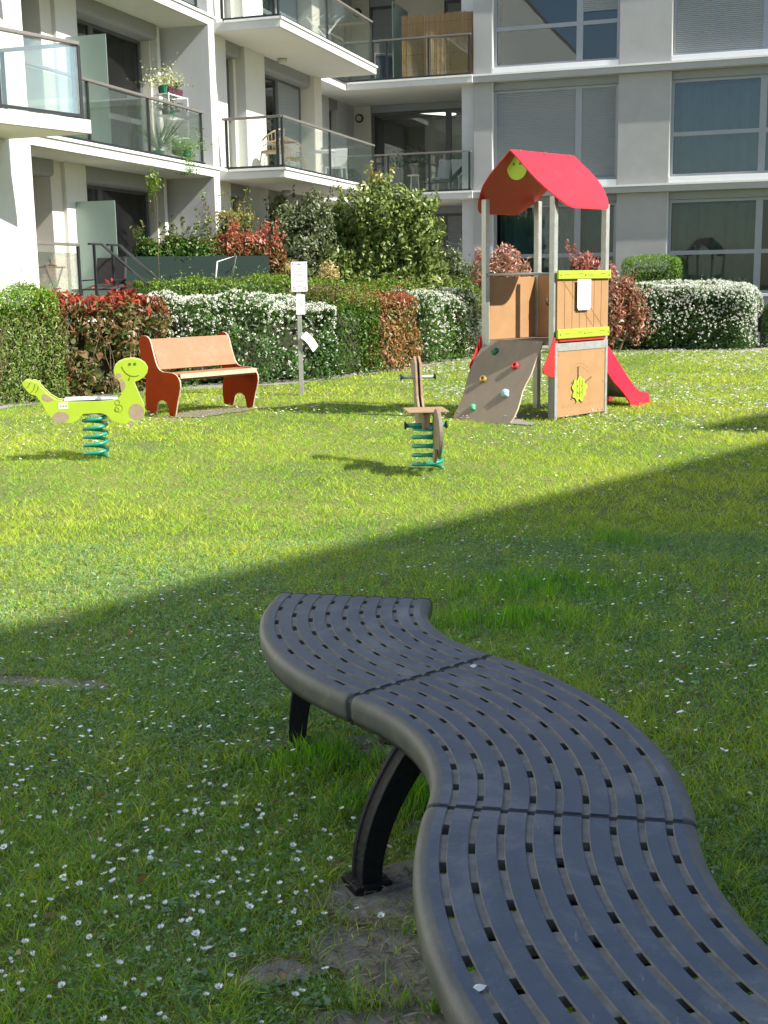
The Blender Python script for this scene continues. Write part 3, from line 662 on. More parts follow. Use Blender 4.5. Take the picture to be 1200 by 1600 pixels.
# silhouettes behind the loggia railing
plant('potted_plant','dark leafy plant on a stand behind the lower loggia railing','plant',W(-9.2,31.7,4.35),(.13,.2),'terracotta','bush',500,.08,[((.02,.05,.02),1)],(.55,.4),12)
e=tag(empty('plant_stand',W(-9.2,31.7,3.845)),'slim stand carrying the dark plant on the lower loggia','stand')
mb=MB(); mb.tube([(0,0,.48),(0,0,.505)],.16,16); mb.build('stand_top',M['white'],e); mb=MB(); [mb.tube([(math.cos(a)*.12,math.sin(a)*.12,.48),(math.cos(a)*.15,math.sin(a)*.15,0)],.01,6) for a in (0,2.1,4.2)]; mb.build('stand_legs',M['white'],e)
chair('white garden chair beside the plant on the lower loggia',W(-8.7,32.3,3.845),R_(40),'white')
chair('pale garden chair at the pillar end of the lower loggia',W(-7.95,32.0,3.845),R_(200),'white')
e=tag(empty('sun_lounger',W(-8.3,31.65,3.845),R_(-10)),'dark reclining lounger frame behind the lower loggia glass','lounger')
mb=MB(); mb.prism([(-.6,.30),(.1,.34),(.55,.78),(.58,.75),(.13,.30),(-.6,.26)],-.25,.25,'y'); mb.build('sling_seat',M['darkcloth'],e)
mb=MB(); [(mb.bar((-.5,b,.28),(-.4,b,0),.02,.02),mb.bar((.2,b,.32),(.3,b,0),.02,.02)) for b in (-.25,.25)]; mb.build('frame',M['rail'],e)
e=tag(empty('clothes_airer',W(-10.0,32.2,6.645),R_(20)),'folded blue clothes airer behind the upper loggia glass','airer')
mb=MB(); mb.prism([(-.35,.05),(.35,.05),(.35,.78),(-.35,.80)],-.015,.015,'y'); mb.build('cloth',M['blue_cloth'],e); mb=MB(); [mb.tube([(a,0,0),(a,0,.85)],.012,6) for a in (-.37,.37)]; mb.tube([(-.37,0,.85),(.37,0,.85)],.012,6); mb.build('frame',M['white'],e)
e=tag(empty('clothes_airer',W(-10.1,27.6,6.645),R_(20)),'white wire clothes airer on the uppermost visible projecting balcony','airer')
mb=MB(); 
for s in (-1,1): mb.tube([(-.4*s,-.25,0),(.4*s,.0,.9)],.012,6); mb.tube([(-.4*s,.25,0),(.4*s,.0,.9)],.012,6)
for k in range(6): mb.tube([(-.4+.16*k,-.3,.9),(-.4+.16*k,.3,.9)],.006,5)
mb.build('frame',M['white'],e)

# --- the tall block behind and to the right of the camera: it throws the big shadow
H2=15.0; off=SH*(H2/math.tan(SUN_EL)); dl=Vector((5.63,6.31,0)).normalized(); nrm=Vector((dl.y,-dl.x,0))
A0=Vector((-1.84,5.61,0))+off
blk=tag(empty('shading_block',(0,0,0)),'long pale apartment block out of frame to the right whose shadow falls across the lawn','building')
s0,s1=-22.0,13.3
def blkT(s,d,z): p=A0+dl*s+nrm*d; return (p.x,p.y,z)
mb=MB(blkT); mb.box(s0,s1,0,12,0,H2); mb.build('wall',M['wall_beige'],blk)
tip=Vector((3.30,13.06,0))+SH*((H2+3)/math.tan(SUN_EL)); ts=(tip-A0).dot(dl); td=(tip-A0).dot(nrm)
mb=MB(blkT); mb.box(ts,ts+9.0,td,td+5,H2,H2+3.0); mb.build('roof_storey',M['wall_grey'],blk)
for fl in range(5):
    for k in range(9):
        a=s0+1.2+k*3.85; mb=MB(blkT); mb.box(a,a+2.6,-.03,.05,1.0+fl*2.9,2.7+fl*2.9); wo_=mb.build('window',M['frame_dark'],blk)

# ------------------------------------------------------------------ playground tower (local x: away-right, y: away-left)
tw = tag(empty('playground_tower',(1.96,14.06,0),R_(45)),'small playground tower with red pitched roof, climbing ramp and crimson slide','playground tower')
for i,(x,y,h) in enumerate(((0,0,2.52),(1.0,0,2.46),(0,1.0,2.54),(1.0,1.0,2.55))):
    mb=MB(); mb.box(x-.035,x+.035,y-.035,y+.035,0,h); mb.build('post',M['steel'],tw,bevel=.004)
mb=MB()                                                           # outer angle flats by the posts
mb.box(-.055,-.037,.905,.965,.60,1.35)
mb.build('post_flat',M['steel'],tw,bevel=.003)
mb=MB(); mb.box(.0,1.0,.0,1.0,.86,.90); mb.build('deck',M['deck'],tw,bevel=.004)
mb=MB(); mb.tube([(0,.03,1.67),(0,.97,1.67)],.018,10); mb.build('crossbar',M['steel'],tw,smooth=True)
mb=MB(); mb.box(.045,.955,-.060,-.046,.90,.93); mb.build('floor_beam',M['red'],tw)
# lower front panel with steel frame and lime creature
mb=MB(); mb.box(.02,.965,-.050,-.030,.03,.79); lp=mb.build('lower_panel',M['tan'],tw,bevel=.004)
mb=MB(); mb.box(-.03,.02,-.058,-.036,.0,.885); mb.box(.965,1.01,-.058,-.036,.0,.885); mb.box(.02,.965,-.057,-.036,.79,.88); mb.build('panel_frame',M['steel'],tw,bevel=.003)
cx,cz=.44,.335; r0=random.Random(5); pts=[]
for k in range(44):
    a=2*math.pi*k/44; rr=.135+.016*math.sin(9*a)+.010*math.sin(5*a+1); pts.append((cx+rr*math.cos(a)*1.02, cz+rr*math.sin(a)*1.02))
mb=MB(); mb.prism(pts,-.064,-.051,'y',0,1); cre=mb.build('lime_figure',[M['lime'],M['ink']],lp)
mb=MB()
for ax_,az_,bx,bz in ((.42,.46,.42,.60),(.55,.40,.69,.46),(.35,.40,.30,.42),(.33,.28,.29,.22),(.40,.22,.38,.17),(.50,.22,.51,.17)): mb.bar((ax_,-.053,az_),(bx,-.053,bz),.006,.018)
mb.build('groove_arm',M['deck'],lp)
mb=MB()
for k in range(9): a=math.pi*(1.15+.7*k/8); b=math.pi*(1.15+.7*(k+1)/8); mb.bar((cx+.06*math.cos(a),-.066,cz+.0+.05*math.sin(a)),(cx+.06*math.cos(b),-.066,cz+.05*math.sin(b)),.004,.006)
for k in (-1,1): mb.box(cx+.04*k-.008,cx+.04*k+.008,-.067,-.063,cz+.03,cz+.045)
for k in (-.05,.0,.05): mb.bar((cx+k,-.0655,cz-.10),(cx+k*1.1,-.0655,cz+.11),.003,.004)
mb.build('engraved_face',M['ink'],cre)
mb=MB()                                                           # faint engraved arcs and letters-like scratches in the wood-coloured sheet
for R0,a0,a1 in ((.26,.25,.75),(.30,.3,.7)):
    n=16
    for k in range(n):
        if k%3==2: continue
        a=math.pi*(a0+(a1-a0)*k/n); b=math.pi*(a0+(a1-a0)*(k+.8)/n)
        mb.bar((cx+R0*math.cos(a),-.0505,cz+R0*math.sin(a)),(cx+R0*math.cos(b),-.0505,cz+R0*math.sin(b)),.003,.006)
for k in range(14):
    x=.12+.055*k; mb.bar((x,-.0505,.13+.012*math.sin(k*2)),(x+.03,-.0505,.16+.012*math.cos(k*3)),.003,.006)
mb.build('engraving',M['tan_edge'],lp)
mb=MB()
for x in (.05,.935):
    for z in (.06,.40,.75): mb.tube([(x,-.050,z),(x,-.056,z)],.009,8)
mb.build('bolt',M['steel'],lp)
# upper front panel of planks with a diagonal brace
mb=MB(); x0,x1,z0,z1=.0,1.0,1.03,1.62; nb=7; 
for k in range(nb): a=x0+(x1-x0)*k/nb; mb.box(a+.003,a+(x1-x0)/nb-.003,-.056,-.040,z0,z1)
mb.box(x0,x1,-.046,-.037,z0+.002,z1-.002); up_=mb.build('plank_panel',M['tan'],tw,bevel=.002)
mb=MB(); mb.bar((.08,-.0572,1.60),(.72,-.0572,1.045),.003,.008); mb.bar((.28,-.0572,1.60),(.90,-.0572,1.045),.003,.008); mb.build('brace_line',M['tan_edge'],up_)
mb=MB(); mb.box(-.015,1.015,-.085,-.058,1.605,1.70); y1=mb.build('lime_plank',M['lime'],tw,bevel=.006)
mb=MB(); mb.box(-.015,1.0,-.085,-.058,.935,1.04); y2=mb.build('lime_plank',M['lime'],tw,bevel=.006)
for yy,zc in ((y1,1.652),(y2,.988)):
    mb=MB(); [mb.tube([(x,-.085,zc-.005),(x,-.090,zc-.005)],.010,8) for x in (.03,.5,.97)]; mb.build('bolt',M['deck'],yy)
    mb=MB(); [mb.bar((a,-.0855,zc+d),(b,-.0855,zc+d),.002,.006) for a,b,d in ((.1,.2,0),(.36,.46,.01),(.53,.66,-.005),(.8,.9,.01))]; mb.build('wood_grain_line',M['ink'],yy)
mb=MB(); mb.box(.34,.60,-.0915,-.0885,1.27,1.60); no=mb.build('notice_poster',M['paper'],tw)
mb=MB(); mb.box(.36,.58,-.090,-.0885,1.25,1.27); mb.build('poster_edge',M['white'],no)
mb=MB()
for k,(a,b,z) in enumerate([(.42,.52,1.545),(.40,.54,1.515),(.39,.55,1.46),(.38,.56,1.445),(.40,.54,1.43),(.42,.52,1.30)]): mb.box(a,b,-.0922,-.0916,z,z+.007)
for k in range(10): a=k*2*math.pi/10; mb.bar((.47+.028*math.cos(a),-.0920,1.365+.04*math.sin(a)),(.47+.028*math.cos(a+.6),-.0920,1.365+.04*math.sin(a+.6)),.001,.007)
mb.build('poster_print',M['text'],no)
# back-left and back-right panels above the deck
mb=MB(); mb.box(.04,.965,1.01,1.03,.90,1.64); mb.build('side_panel',M['tan'],tw,bevel=.005)
mb=MB(); mb.box(.97,.99,.66,.965,.90,1.66); bp_=mb.build('back_panel',M['tan'],tw,bevel=.005)
mb=MB(); mb.tube([(.96,.80,1.30),(.93,.80,1.32),(.93,.80,1.38)],.016,8); mb.build('grip',M['deck'],bp_,smooth=True)
mb=MB(); mb.box(.97,.99,.04,.16,.90,1.66); mb.build('back_panel',M['tan'],tw,bevel=.005)
# roof: two curved-edge sheets meeting at the ridge
def roofsheet(sgn,name):
    nx,ns=30,16; mb=MB(); vs=[]; fs=[]; th=.018
    def edge(u):     # slope length for u in 0..1 along the ridge
        t=abs(2*u-1); return .94*(1-.40*max(0,(t-.42)/.58)**2.6)
    x0,x1=-.15,1.07
    for side in (0,1):
        for i in range(nx+1):
            u=i/nx
            for j in range(ns+1):
                s=edge(u)*j/ns
                x=x0+(x1-x0)*u + .10*(2*u-1)*max(0,(j/ns-.25))*1.0*(1-(j/ns))*2.0*0.6
                dy=s*.715; dz=-s*.70-.02*math.sin(math.pi*min(1,s/.94))*-1.2
                off_=(-th if side else 0)
                vs.append((x,.515+sgn*(dy+off_*.7*0),3.06+dz+off_))
    n=(nx+1)*(ns+1)
    for i in range(nx):
        for j in range(ns):
            a=i*(ns+1)+j; b=a+ns+1
            fs.append((a,b,b+1,a+1)); fs.append((n+a,n+a+1,n+b+1,n+b))
    for i in range(nx):
        a=i*(ns+1)+ns; b=a+ns+1; fs.append((a,b,n+b,n+a)); a=i*(ns+1); b=a+ns+1; fs.append((a,n+a,n+b,b))
    for i in (0,nx):
        for j in range(ns): a=i*(ns+1)+j; fs.append((a,a+1,n+a+1,n+a))
    mb.add(vs,fs); return mb.build(name,M['roof_red'],tw)
rf=roofsheet(-1,'roof_sheet'); rf2=roofsheet(1,'roof_sheet')
mb=MB(); [mb.tube([(x,.515-s*.715,3.075-s*.70),(x,.515-s*.715-.006,3.085-s*.70)],.010,8) for x in (.0,.46,.92) for s in (.04,)]; mb.build('bolt',M['steel'],rf)
pts=[(.515+.145*math.cos(a),2.865+.145*math.sin(a)*.95) for a in np.linspace(math.pi,2*math.pi,18)]+[(.515+.145,2.865),(.515+.02,3.005),(.515-.02,3.005),(.515-.145,2.865)]
mb=MB(); mb.prism(pts[:-1],-.02,-.004,'x'); gf=mb.build('gable_disc',M['lime'],tw)
mb=MB(); [mb.tube([(-.020,.515+k*.045,2.905),(-.0245,.515+k*.045,2.905)],.016,12) for k in (-1,1)]; 
mb.build('face_mark',M['ink'],gf)
# climbing ramp
outl=[(.98,0.0),(.13,0.0)]
for t,y in ((.10,.12),(.28,.11),(.40,.095),(.52,.11),(.60,.112),(.70,.09),(.80,.07),(.90,.07),(.97,.095),(1.0,.14)): outl.append((y,t))
for t,y in ((1.0,.86),(.985,.93),(.95,.955),(.85,.945),(.70,.955),(.55,.99),(.42,1.02),(.25,1.03),(.1,1.0)): outl.append((y,t))
rt=Vector((0,0,.905)); rb=Vector((-.665,0,-.005)); rd=rb-rt; rn=Vector((-.805,0,.593)).normalized(); rn=Vector((rd.z,0,-rd.x)).normalized(); rn=rn if rn.x<0 else -rn
mb=MB(); n=len(outl)
fr=[Vector((0,y,0))+rt+rd*t+rn*.011 for y,t in outl]; bk=[p-rn*.022 for p in fr]
mb.add(fr+bk,[tuple(range(n)),tuple(range(2*n-1,n-1,-1))]); k=len(mb.v)-2*n
mb.f += [(i,(i+1)%n,n+(i+1)%n,n+i) for i in range(n)]; mb.m += [1]*n
ramp=mb.build('climbing_ramp',[M['ply'],M['plyedge']],tw,bevel=.003)
def hold(y,t,m,s,kind):
    c=rt+rd*t+Vector((0,y,0))+rn*.012; mb=MB(); r=random.Random(int(y*100))
    if kind=='ring':
        pth=[c+rn*.03+Vector((0,1,0))*math.cos(a)*s*.6+rd.normalized()*math.sin(a)*s*.6 for a in np.linspace(0,2*math.pi,13)]; mb.tube(pth,s*.28,8,cap=False); mb.tube([c,c+rn*.02],s*.8,12)
    else:
        ns=10; rad=[s*(1.0+.1*math.sin(3*i)) for i in range(4)]
        mb.tube([c,c+rn*s*.35,c+rn*s*.7,c+rn*s*.95],s,9,rad=[s,s*.92,s*.62,s*.25])
        if kind=='two': mb.tube([c+Vector((0,-s*.8,0))+rd.normalized()*s*.6,c+Vector((0,-s*.6,0))+rd.normalized()*s*.7+rn*s*.9],s*.5,8,rad=[s*.6,s*.3])
    o=mb.build('climbing_hold',M[m],ramp,smooth=True)
hold(.76,.15,'hold_green',.05,'knob'); hold(.36,.32,'hold_red',.055,'ring'); hold(.74,.50,'hold_ochre',.052,'ring'); hold(.34,.64,'hold_blue',.055,'two'); hold(.72,.83,'hold_teal',.042,'two')
mb=MB(); [mb.tube([rt+rd*t+Vector((0,y,0))+rn*.011,rt+rd*t+Vector((0,y,0))+rn*.018],.010,10) for y,t in ((.90,.90),(.20,.90),(.9,.03),(.2,.03))]; mb.build('bolt',M['steel'],ramp)
for y in (-.055,1.04):
    mb=MB(); mb.prism([(.0,.96),(-.04,.95),(-.15,.74),(-.235,.62),(-.245,.59),(-.22,.555),(-.12,.515),(.03,.50),(.03,.95)],y,y+.018,'y'); ck=mb.build('red_cheek',M['red'],tw,bevel=.005)
    mb=MB(); mb.tube([(-.03,y-.006,.73),(-.03,y+.024,.73)],.010,8); mb.build('bolt',M['steel'],ck)
# slide
top=[(1.0,1.02),(1.12,.93),(1.36,.745),(1.57,.54),(1.74,.38),(1.92,.235),(2.04,.175),(2.14,.165),(2.22,.145),(2.25,.09),(2.25,.02)]
bot=[(1.83,-.01),(1.78,.07),(1.63,.20),(1.42,.34),(1.25,.50),(1.12,.60),(1.0,.64)]
for y in (.13,.70):
    mb=MB(); mb.prism(top+[(2.1,-.015)]+bot,y,y+.025,'y'); mb.build('slide_side',M['slide'],tw,bevel=.006)
mb=MB(); ch=[(1.0,.84),(1.12,.80),(1.40,.56),(1.62,.37),(1.80,.21),(1.95,.12),(2.18,.10)]
n=len(ch); vs=[(x,y,z+dz) for dz in (0,-.02) for y in (.155,.70) for x,z in ch]; mb.add(vs,[(i,i+1,n+i+1,n+i) for i in range(n-1)]+[(2*n+i,3*n+i,3*n+i+1,2*n+i+1) for i in range(n-1)]); mb.build('slide_chute',M['steel'],tw)

# ------------------------------------------------------------------ green spring animal
def coil(h0,h1,R0,r,turns,n=150):
    return [(R0*math.cos(2*math.pi*turns*t),R0*math.sin(2*math.pi*turns*t),h0+(h1-h0)*t) for t in np.linspace(0,1,n)]
dn=tag(empty('spring_rider',(-2.70,11.42,0),R_(11.5)),'lime green smiling long-necked animal rocker on a green coil spring','spring rider')
mb=MB(); mb.tube(coil(.02,.425,.105,.0,5.2),.017,8); mb.build('coil_spring',M['spring'],dn,smooth=True)
mb=MB(); mb.tube([(0,0,.425),(0,0,.445)],.115,24); mb.box(-.16,.14,-.10,.10,.446,.462); mb.build('spring_plate',M['steel'],dn)
K=.001113
def zp(x,y): return ((x-645)*K,(1192-y)*K)
out=[(85,530),(92,510),(110,500),(128,500),(148,512),(165,503),(185,508),(198,520),(208,513),(217,525),(222,548),(260,590),(305,635),(355,668),(410,680),(470,686),(640,690),(800,684),(850,668),(880,640),(888,605),(880,565),(865,530),(848,508),(832,480),(824,440),(838,400),(870,370),(920,350),(980,344),(1040,355),(1085,385),(1107,425),(1098,465),(1070,500),(1030,525),(985,540),(1008,600),(1036,680),(1062,740),(1066,790),(1050,830),(1010,865),(960,885),(895,890),(830,873),(785,855),(765,825),(735,800),(700,790),(560,790),(530,815),(505,845),(450,866),(390,862),(335,845),(295,810),(262,765),(240,710),(215,665),(185,625),(150,615),(118,585)]
poly=[zp(*p) for p in out]
for y0,y1,nm in ((-.12,-.10,'side_board'),(.08,.10,'side_board')):
    mb=MB(); mb.prism(poly,y0,y1,'y',0,1); sb=mb.build(nm,[M['lime'],M['lime_edge']],dn,bevel=.002)
    if y0<0:
        yy=-.1215
        for cx_,cy_,rx_,ry_ in ((993,790,64,70),(375,815,66,50),(885,560,28,52),(285,640,50,38)):
            mb=MB(); pp=[]
            for k in range(28):
                a=2*math.pi*k/28; X=cx_+rx_*math.cos(a); Y=cy_+ry_*math.sin(a)
                if cx_==375: Y=min(Y,815+ry_*.82)
                if cx_==885: X=max(X,866+(Y-520)*.12)
                if cx_==285: Y=max(Y, 600+(X-238)*.72); 
                pp.append(zp(X,Y))
            mb.prism(pp,yy,yy+.002,'y'); mb.build('spot',M['spot'],sb)
        for ex in (958,1000):
            mb=MB(); x_,z_=zp(ex,390); mb.tube([(x_,yy-.001,z_),(x_,yy+.001,z_)],.014,16); mb.build('eye',M['ink'],sb)
        mb=MB(); arc=[(892,408),(905,440),(928,468),(958,486),(995,492),(1030,485)]
        for a,b in zip(arc[:-1],arc[1:]): A_,B_=zp(*a),zp(*b); mb.bar((A_[0],yy,A_[1]),(B_[0],yy,B_[1]),.003,.006)
        for a,b in (((955,488),(945,520)),((940,512),(950,524)),((120,560),(135,545)),((135,545),(150,515)),((150,600),(175,575)),((175,575),(188,530)),((185,600),(205,580)),((205,580),(214,550))):
            A_,B_=zp(*a),zp(*b); mb.bar((A_[0],yy,A_[1]),(B_[0],yy,B_[1]),.003,.005)
        for cx_,cy_,r_ in ((840,705,20),(850,755,30),(832,765,18)):
            for k in range(14): a=k*2*math.pi/14; b=a+2*math.pi/14; A_=zp(cx_+r_*math.cos(a),cy_+r_*math.sin(a)); B_=zp(cx_+r_*math.cos(b),cy_+r_*math.sin(b)); mb.bar((A_[0],yy,A_[1]),(B_[0],yy,B_[1]),.002,.003)
        mb.build('engraved_line',M['ink'],sb)
        mb=MB(); A_=zp(362,690); B_=zp(440,745); mb.box(A_[0],B_[0],yy-.0005,yy+.0012,B_[1],A_[1]); st=mb.build('sticker',M['lime_edge'],sb)
        mb=MB(); [mb.tube([(zp(c,720)[0],yy-.0008,zp(c,720)[1]),(zp(c,720)[0],yy-.0002,zp(c,720)[1])],.010,12) for c in (380,402,424)]; mb.build('sticker_print',M['text'],st)
mb=MB(); x0,z0=zp(410,680); x1,z1=zp(845,680); mb.box(x0,x1,-.115,.12,z0+.002,z0+.018); mb.build('seat_plate',M['white'],dn,bevel=.005)
x_,z_=zp(865,475); mb=MB(); mb.tube([(x_,-.24,z_),(x_,.24,z_)],.014,10); hb=mb.build('handlebar',M['steel'],dn,smooth=True)
mb=MB(); [mb.tube([(x_,s*.24,z_),(x_,s*.262,z_)],.026,14) for s in (-1,1)]; mb.build('end_cap',M['spot'],hb)
x_,z_=zp(945,870); mb=MB(); mb.tube([(x_,-.22,z_),(x_,.22,z_)],.014,10); hb=mb.build('foot_bar',M['steel'],dn,smooth=True)
mb=MB(); [mb.tube([(x_,s*.22,z_),(x_,s*.24,z_)],.024,14) for s in (-1,1)]; mb.build('end_cap',M['spot'],hb)

# ------------------------------------------------------------------ brown spring animal seen from behind (local y = forward/away)
br=tag(empty('spring_rider',(.385,10.40,0),R_(6)),'weathered brown wooden animal rocker seen from behind on a green coil spring','spring rider')
mb=MB(); mb.tube(coil(.02,.355,.125,0,4.3),.016,8); mb.build('coil_spring',M['spring'],br,smooth=True)
mb=MB(); mb.tube([(0,0,.355),(0,0,.372)],.13,22); mb.build('spring_plate',M['spring'],br)
neck=[(-.12,.37),(.30,.34),(.42,.40),(.46,.55),(.50,.70),(.60,.78),(.66,.86),(.60,.92),(.46,.955),(.38,.90),(.35,.80),(.30,.62),(.22,.54),(.05,.50),(-.12,.50)]
for a,b in ((-.055,-.035),(-.015,.005)):
    mb=MB(); mb.prism(neck,a,b,'x',0,1); mb.build('side_board',[M['ply'],M['wood']],br,bevel=.003)
mb=MB(); mb.prism([(-.12+.0,.38),(.25,.38),(.25,.50),(-.12,.50)],-.0345,-.0155,'x'); mb.build('body_block',M['wood'],br)
mb=MB(); mb.box(-.19,.16,-.16,.20,.512,.530); mb.build('seat_plate',M['wood'],br,bevel=.006)
mb=MB(); mb.tube([(.028,-.28,.355),(.058,-.28,.355)],.205,34); wd_=mb.build('tail_disc',M['ply'],br,bevel=.004)
mb=MB(); 
for k in range(60): a=k*.27; rr=.03+.0027*k; b=a+.27; r2=rr+.0027; mb.bar((.059,-.28+rr*math.cos(a),.355+rr*math.sin(a)),(.059,-.28+r2*math.cos(b),.355+r2*math.sin(b)),.003,.008,up=(1,0,0))
mb.build('spiral_groove',M['deck'],wd_)
mb=MB(); mb.prism([(-.40,.24),(-.30,.22),(-.26,.14),(-.30,.11),(-.36,.12),(-.41,.18)],.0,.022,'x'); mb.build('tail_tip',M['ply'],br,bevel=.003)
mb=MB(); mb.tube([(-.17,.42,.775),(.13,.42,.775)],.017,10); hb=mb.build('handlebar',M['steel'],br,smooth=True)
mb=MB(); [mb.tube([(x,.42,.775),(x+.012,.42,.775)],.028,14) for x in (-.18,.125)]; mb.build('end_cap',M['black'],hb)
mb=MB(); mb.tube([(-.19,.0,.395),(.16,.0,.395)],.020,10); hb=mb.build('foot_bar',M['spring'],br,smooth=True)
mb=MB(); [mb.tube([(x,.0,.395),(x+.014,.0,.395)],.032,14) for x in (-.20,.155)]; mb.build('end_cap',M['black'],hb)

# ------------------------------------------------------------------ rust red bench (local x: along the bench, y: backwards)
ob=tag(empty('park_bench',(-2.98,15.43,0),R_(47)),'rust red bench with plywood backrest in front of the hedge','bench')
pan=[(85,215),(92,190),(110,168),(140,160),(168,165),(190,185),(203,215),(214,265),(226,315),(240,365),(255,405),(275,432),(305,446),(400,451),(430,462),(452,485),(465,515),(467,560),(455,610),(438,665),(422,735),(406,802),(352,796),(343,730),(333,698),(312,680),(285,675),(258,682),(243,700),(235,745),(216,792),(133,780),(122,700),(124,630),(134,580),(138,530),(132,480),(118,430),(104,360),(92,280)]
SD,SZ=.0021,.00154
pl_=[(-(x-133)*SD+.0,(805-y)*SZ) for x,y in pan]
LB=1.28
for x in (0,LB-.02):
    mb=MB(); mb.prism(pl_,x,x+.022,'x',0,1); pa=mb.build('end_panel',[M['orange'],M['plyedge']],ob,bevel=.003)
    mb=MB(); [mb.tube([(x-.004,-(a-133)*SD,(805-b)*SZ),(x,-(a-133)*SD,(805-b)*SZ)],.012,8) for a,b in ((135,220),(200,425),(245,520),(402,525),(165,760),(365,775))]; mb.build('bolt',M['orange'],pa)
def pd(a,b): return (-(a-133)*SD,(805-b)*SZ)
A_,B_=pd(188,188),pd(262,432); dv=Vector((0,B_[0]-A_[0],B_[1]-A_[1])).normalized(); nn=Vector((0,-dv.z,dv.y))*.010
mb=MB(); q=[Vector((0,)+A_)+nn,Vector((0,)+B_)+nn,Vector((0,)+B_)-nn,Vector((0,)+A_)-nn]; mb.prism([(v.y,v.z) for v in q],.023,LB-.021,'x',0,0); mb.build('backrest',M['benchply'],ob,bevel=.003)
mb=MB(); mb.box(.023,LB-.021,pd(455,0)[0],pd(270,0)[0],.515,.535); mb.build('seat',M['benchply'],ob,bevel=.004)
mb=MB(); mb.box(.023,LB-.021,pd(462,0)[0],pd(455,0)[0]-.001,.480,.538); mb.build('seat_edge',M['plyedge'],ob,bevel=.003)
mb=MB(); mb.box(.023,LB-.021,pd(440,0)[0],pd(300,0)[0],.455,.470); mb.build('seat_batten',M['benchply'],ob)

# ------------------------------------------------------------------ sign post
sg=tag(empty('sign_post',(-1.17,17.80,0),R_(3)),'grey post with two white notice plates standing before the white-flowered hedge','sign')
mb=MB(); mb.box(-.035,.03,-.02,.02,0,1.90); mb.build('post',M['steel'],sg,bevel=.004)
def plate(x0,x1,z0,z1,r):
    pp=[]
    for cx_,cz_,a0 in ((x1-r,z1-r,0),(x0+r,z1-r,.5),(x0+r,z0+r,1),(x1-r,z0+r,1.5)):
        for k in range(6): a=math.pi*(a0+.5*k/5); pp.append((cx_+r*math.cos(a),cz_+r*math.sin(a)))
    mb=MB(); mb.prism(pp,-.030,-.022,'y'); return mb
p1=plate(-.105,.125,1.49,1.91,.018).build('notice_plate',M['paper'],sg)
mb=MB()
for a,b,z in ((-.02,.04,1.865),(-.09,-.07,1.868),(.09,.11,1.868)): mb.box(a,b,-.0312,-.0304,z,z+.02)
for z,hw in ((1.825,.075),(1.812,.06),(1.775,.065),(1.762,.05),(1.735,.06),(1.722,.062),(1.709,.045),(1.665,.03),(1.645,.07),(1.632,.072),(1.619,.05),(1.575,.035),(1.56,.04),(1.547,.038)):
    x=-hw+.01
    while x<hw+.01: l=rnd.uniform(.008,.022); mb.box(x,min(x+l,hw+.012),-.0312,-.0304,z,z+.006); x+=l+.005
mb.build('print',M['text'],p1)
mb=MB()
for cx_ in (-.065,.085):
    mb=MB()
    for k in range(16): a=k*math.pi/8; b=a+math.pi/8; mb.bar((cx_+.018*math.cos(a),-.0308,1.535+.022*math.sin(a)),(cx_+.018*math.cos(b),-.0308,1.535+.022*math.sin(b)),.0008,.005)
    mb.bar((cx_-.012,-.0308,1.55),(cx_+.012,-.0308,1.52),.0008,.004)
    mb.build('ban_symbol',M['red_ink'],p1)
p2=plate(-.045,.085,1.165,1.45,.012).build('notice_plate',M['paper'],sg)
mb=MB()
for k in range(20): a=k*math.pi/10; b=a+math.pi/10; mb.bar((.02+.032*math.cos(a),-.0308,1.335+.045*math.sin(a)),(.02+.032*math.cos(b),-.0308,1.335+.045*math.sin(b)),.0008,.006)
mb.bar((-.002,-.0308,1.367),(.042,-.0308,1.303),.0008,.006); mb.build('ban_symbol',M['text'],p2)
mb=MB(); [mb.tube([(.02,-.030,z),(.02,-.034,z)],.006,8) for z in (1.43,1.185)]; mb.build('bolt',M['steel'],p2)
mb=MB(); vs=[]; 
for i in range(9):
    t=i/8; x=.03+.18*t; z=.885-.21*t+.03*math.sin(t*3); vs += [(x+.06,-.02,z+.035),(x-.02,-.10,z-.045)]
for i in range(9):
    a=vs[2*i]; vs.append((a[0],a[1]+.0,a[2]-.004)); b=vs[2*i+1]; vs.append((b[0],b[1],b[2]-.004))
fs=[(2*i,2*i+2,2*i+3,2*i+1) for i in range(8)]+[(18+2*i,18+2*i+1,18+2*i+3,18+2*i+2) for i in range(8)]
fs+=[(2*i,18+2*i,18+2*i+2,2*i+2) for i in range(8)]+[(2*i+1,2*i+3,18+2*i+3,18+2*i+1) for i in range(8)]
mb.add([(x*.95,y+.02+ (0.0),z) for x,y,z in vs],fs); mb.build('bent_flap',M['paper'],sg)

# ------------------------------------------------------------------ the curved slate bench in the foreground
cb=tag(empty('park_bench',(.1,3.1,0)),'long S-curved slate grey slotted bench on black curved legs in the foreground','bench')
ZT=.46
def arcpts(P0,th0,th1,L,n):
    out=[]; x,y=P0; ds=L/n
    for i in range(n+1):
        th=th0+(th1-th0)*i/n; out.append((x,y,th))
        tm=th0+(th1-th0)*(i+.5)/n; x+=math.sin(tm)*ds; y-=math.cos(tm)*ds
    return out
prof=[(-.272,-.080,1),(-.280,-.058,1),(-.282,-.030,1),(-.280,-.014,1),(-.274,-.005,1),(-.265,-.001,1),(-.253,0,0)]
NG=9; gc=[-.2240+.0560*j for j in range(NG)]
for c in gc: prof += [(c-.0085,0,0),(c-.0066,-.0045,2),(c+.0066,-.0045,2),(c+.0085,0,0)]
prof += [(.253,0,1),(.265,-.001,1),(.274,-.005,1),(.280,-.014,1),(.282,-.030,1),(.280,-.058,1),(.272,-.080,1)]
prof=[(a*1.046,b,c) for a,b,c in prof]; gc=[g*1.046 for g in gc]
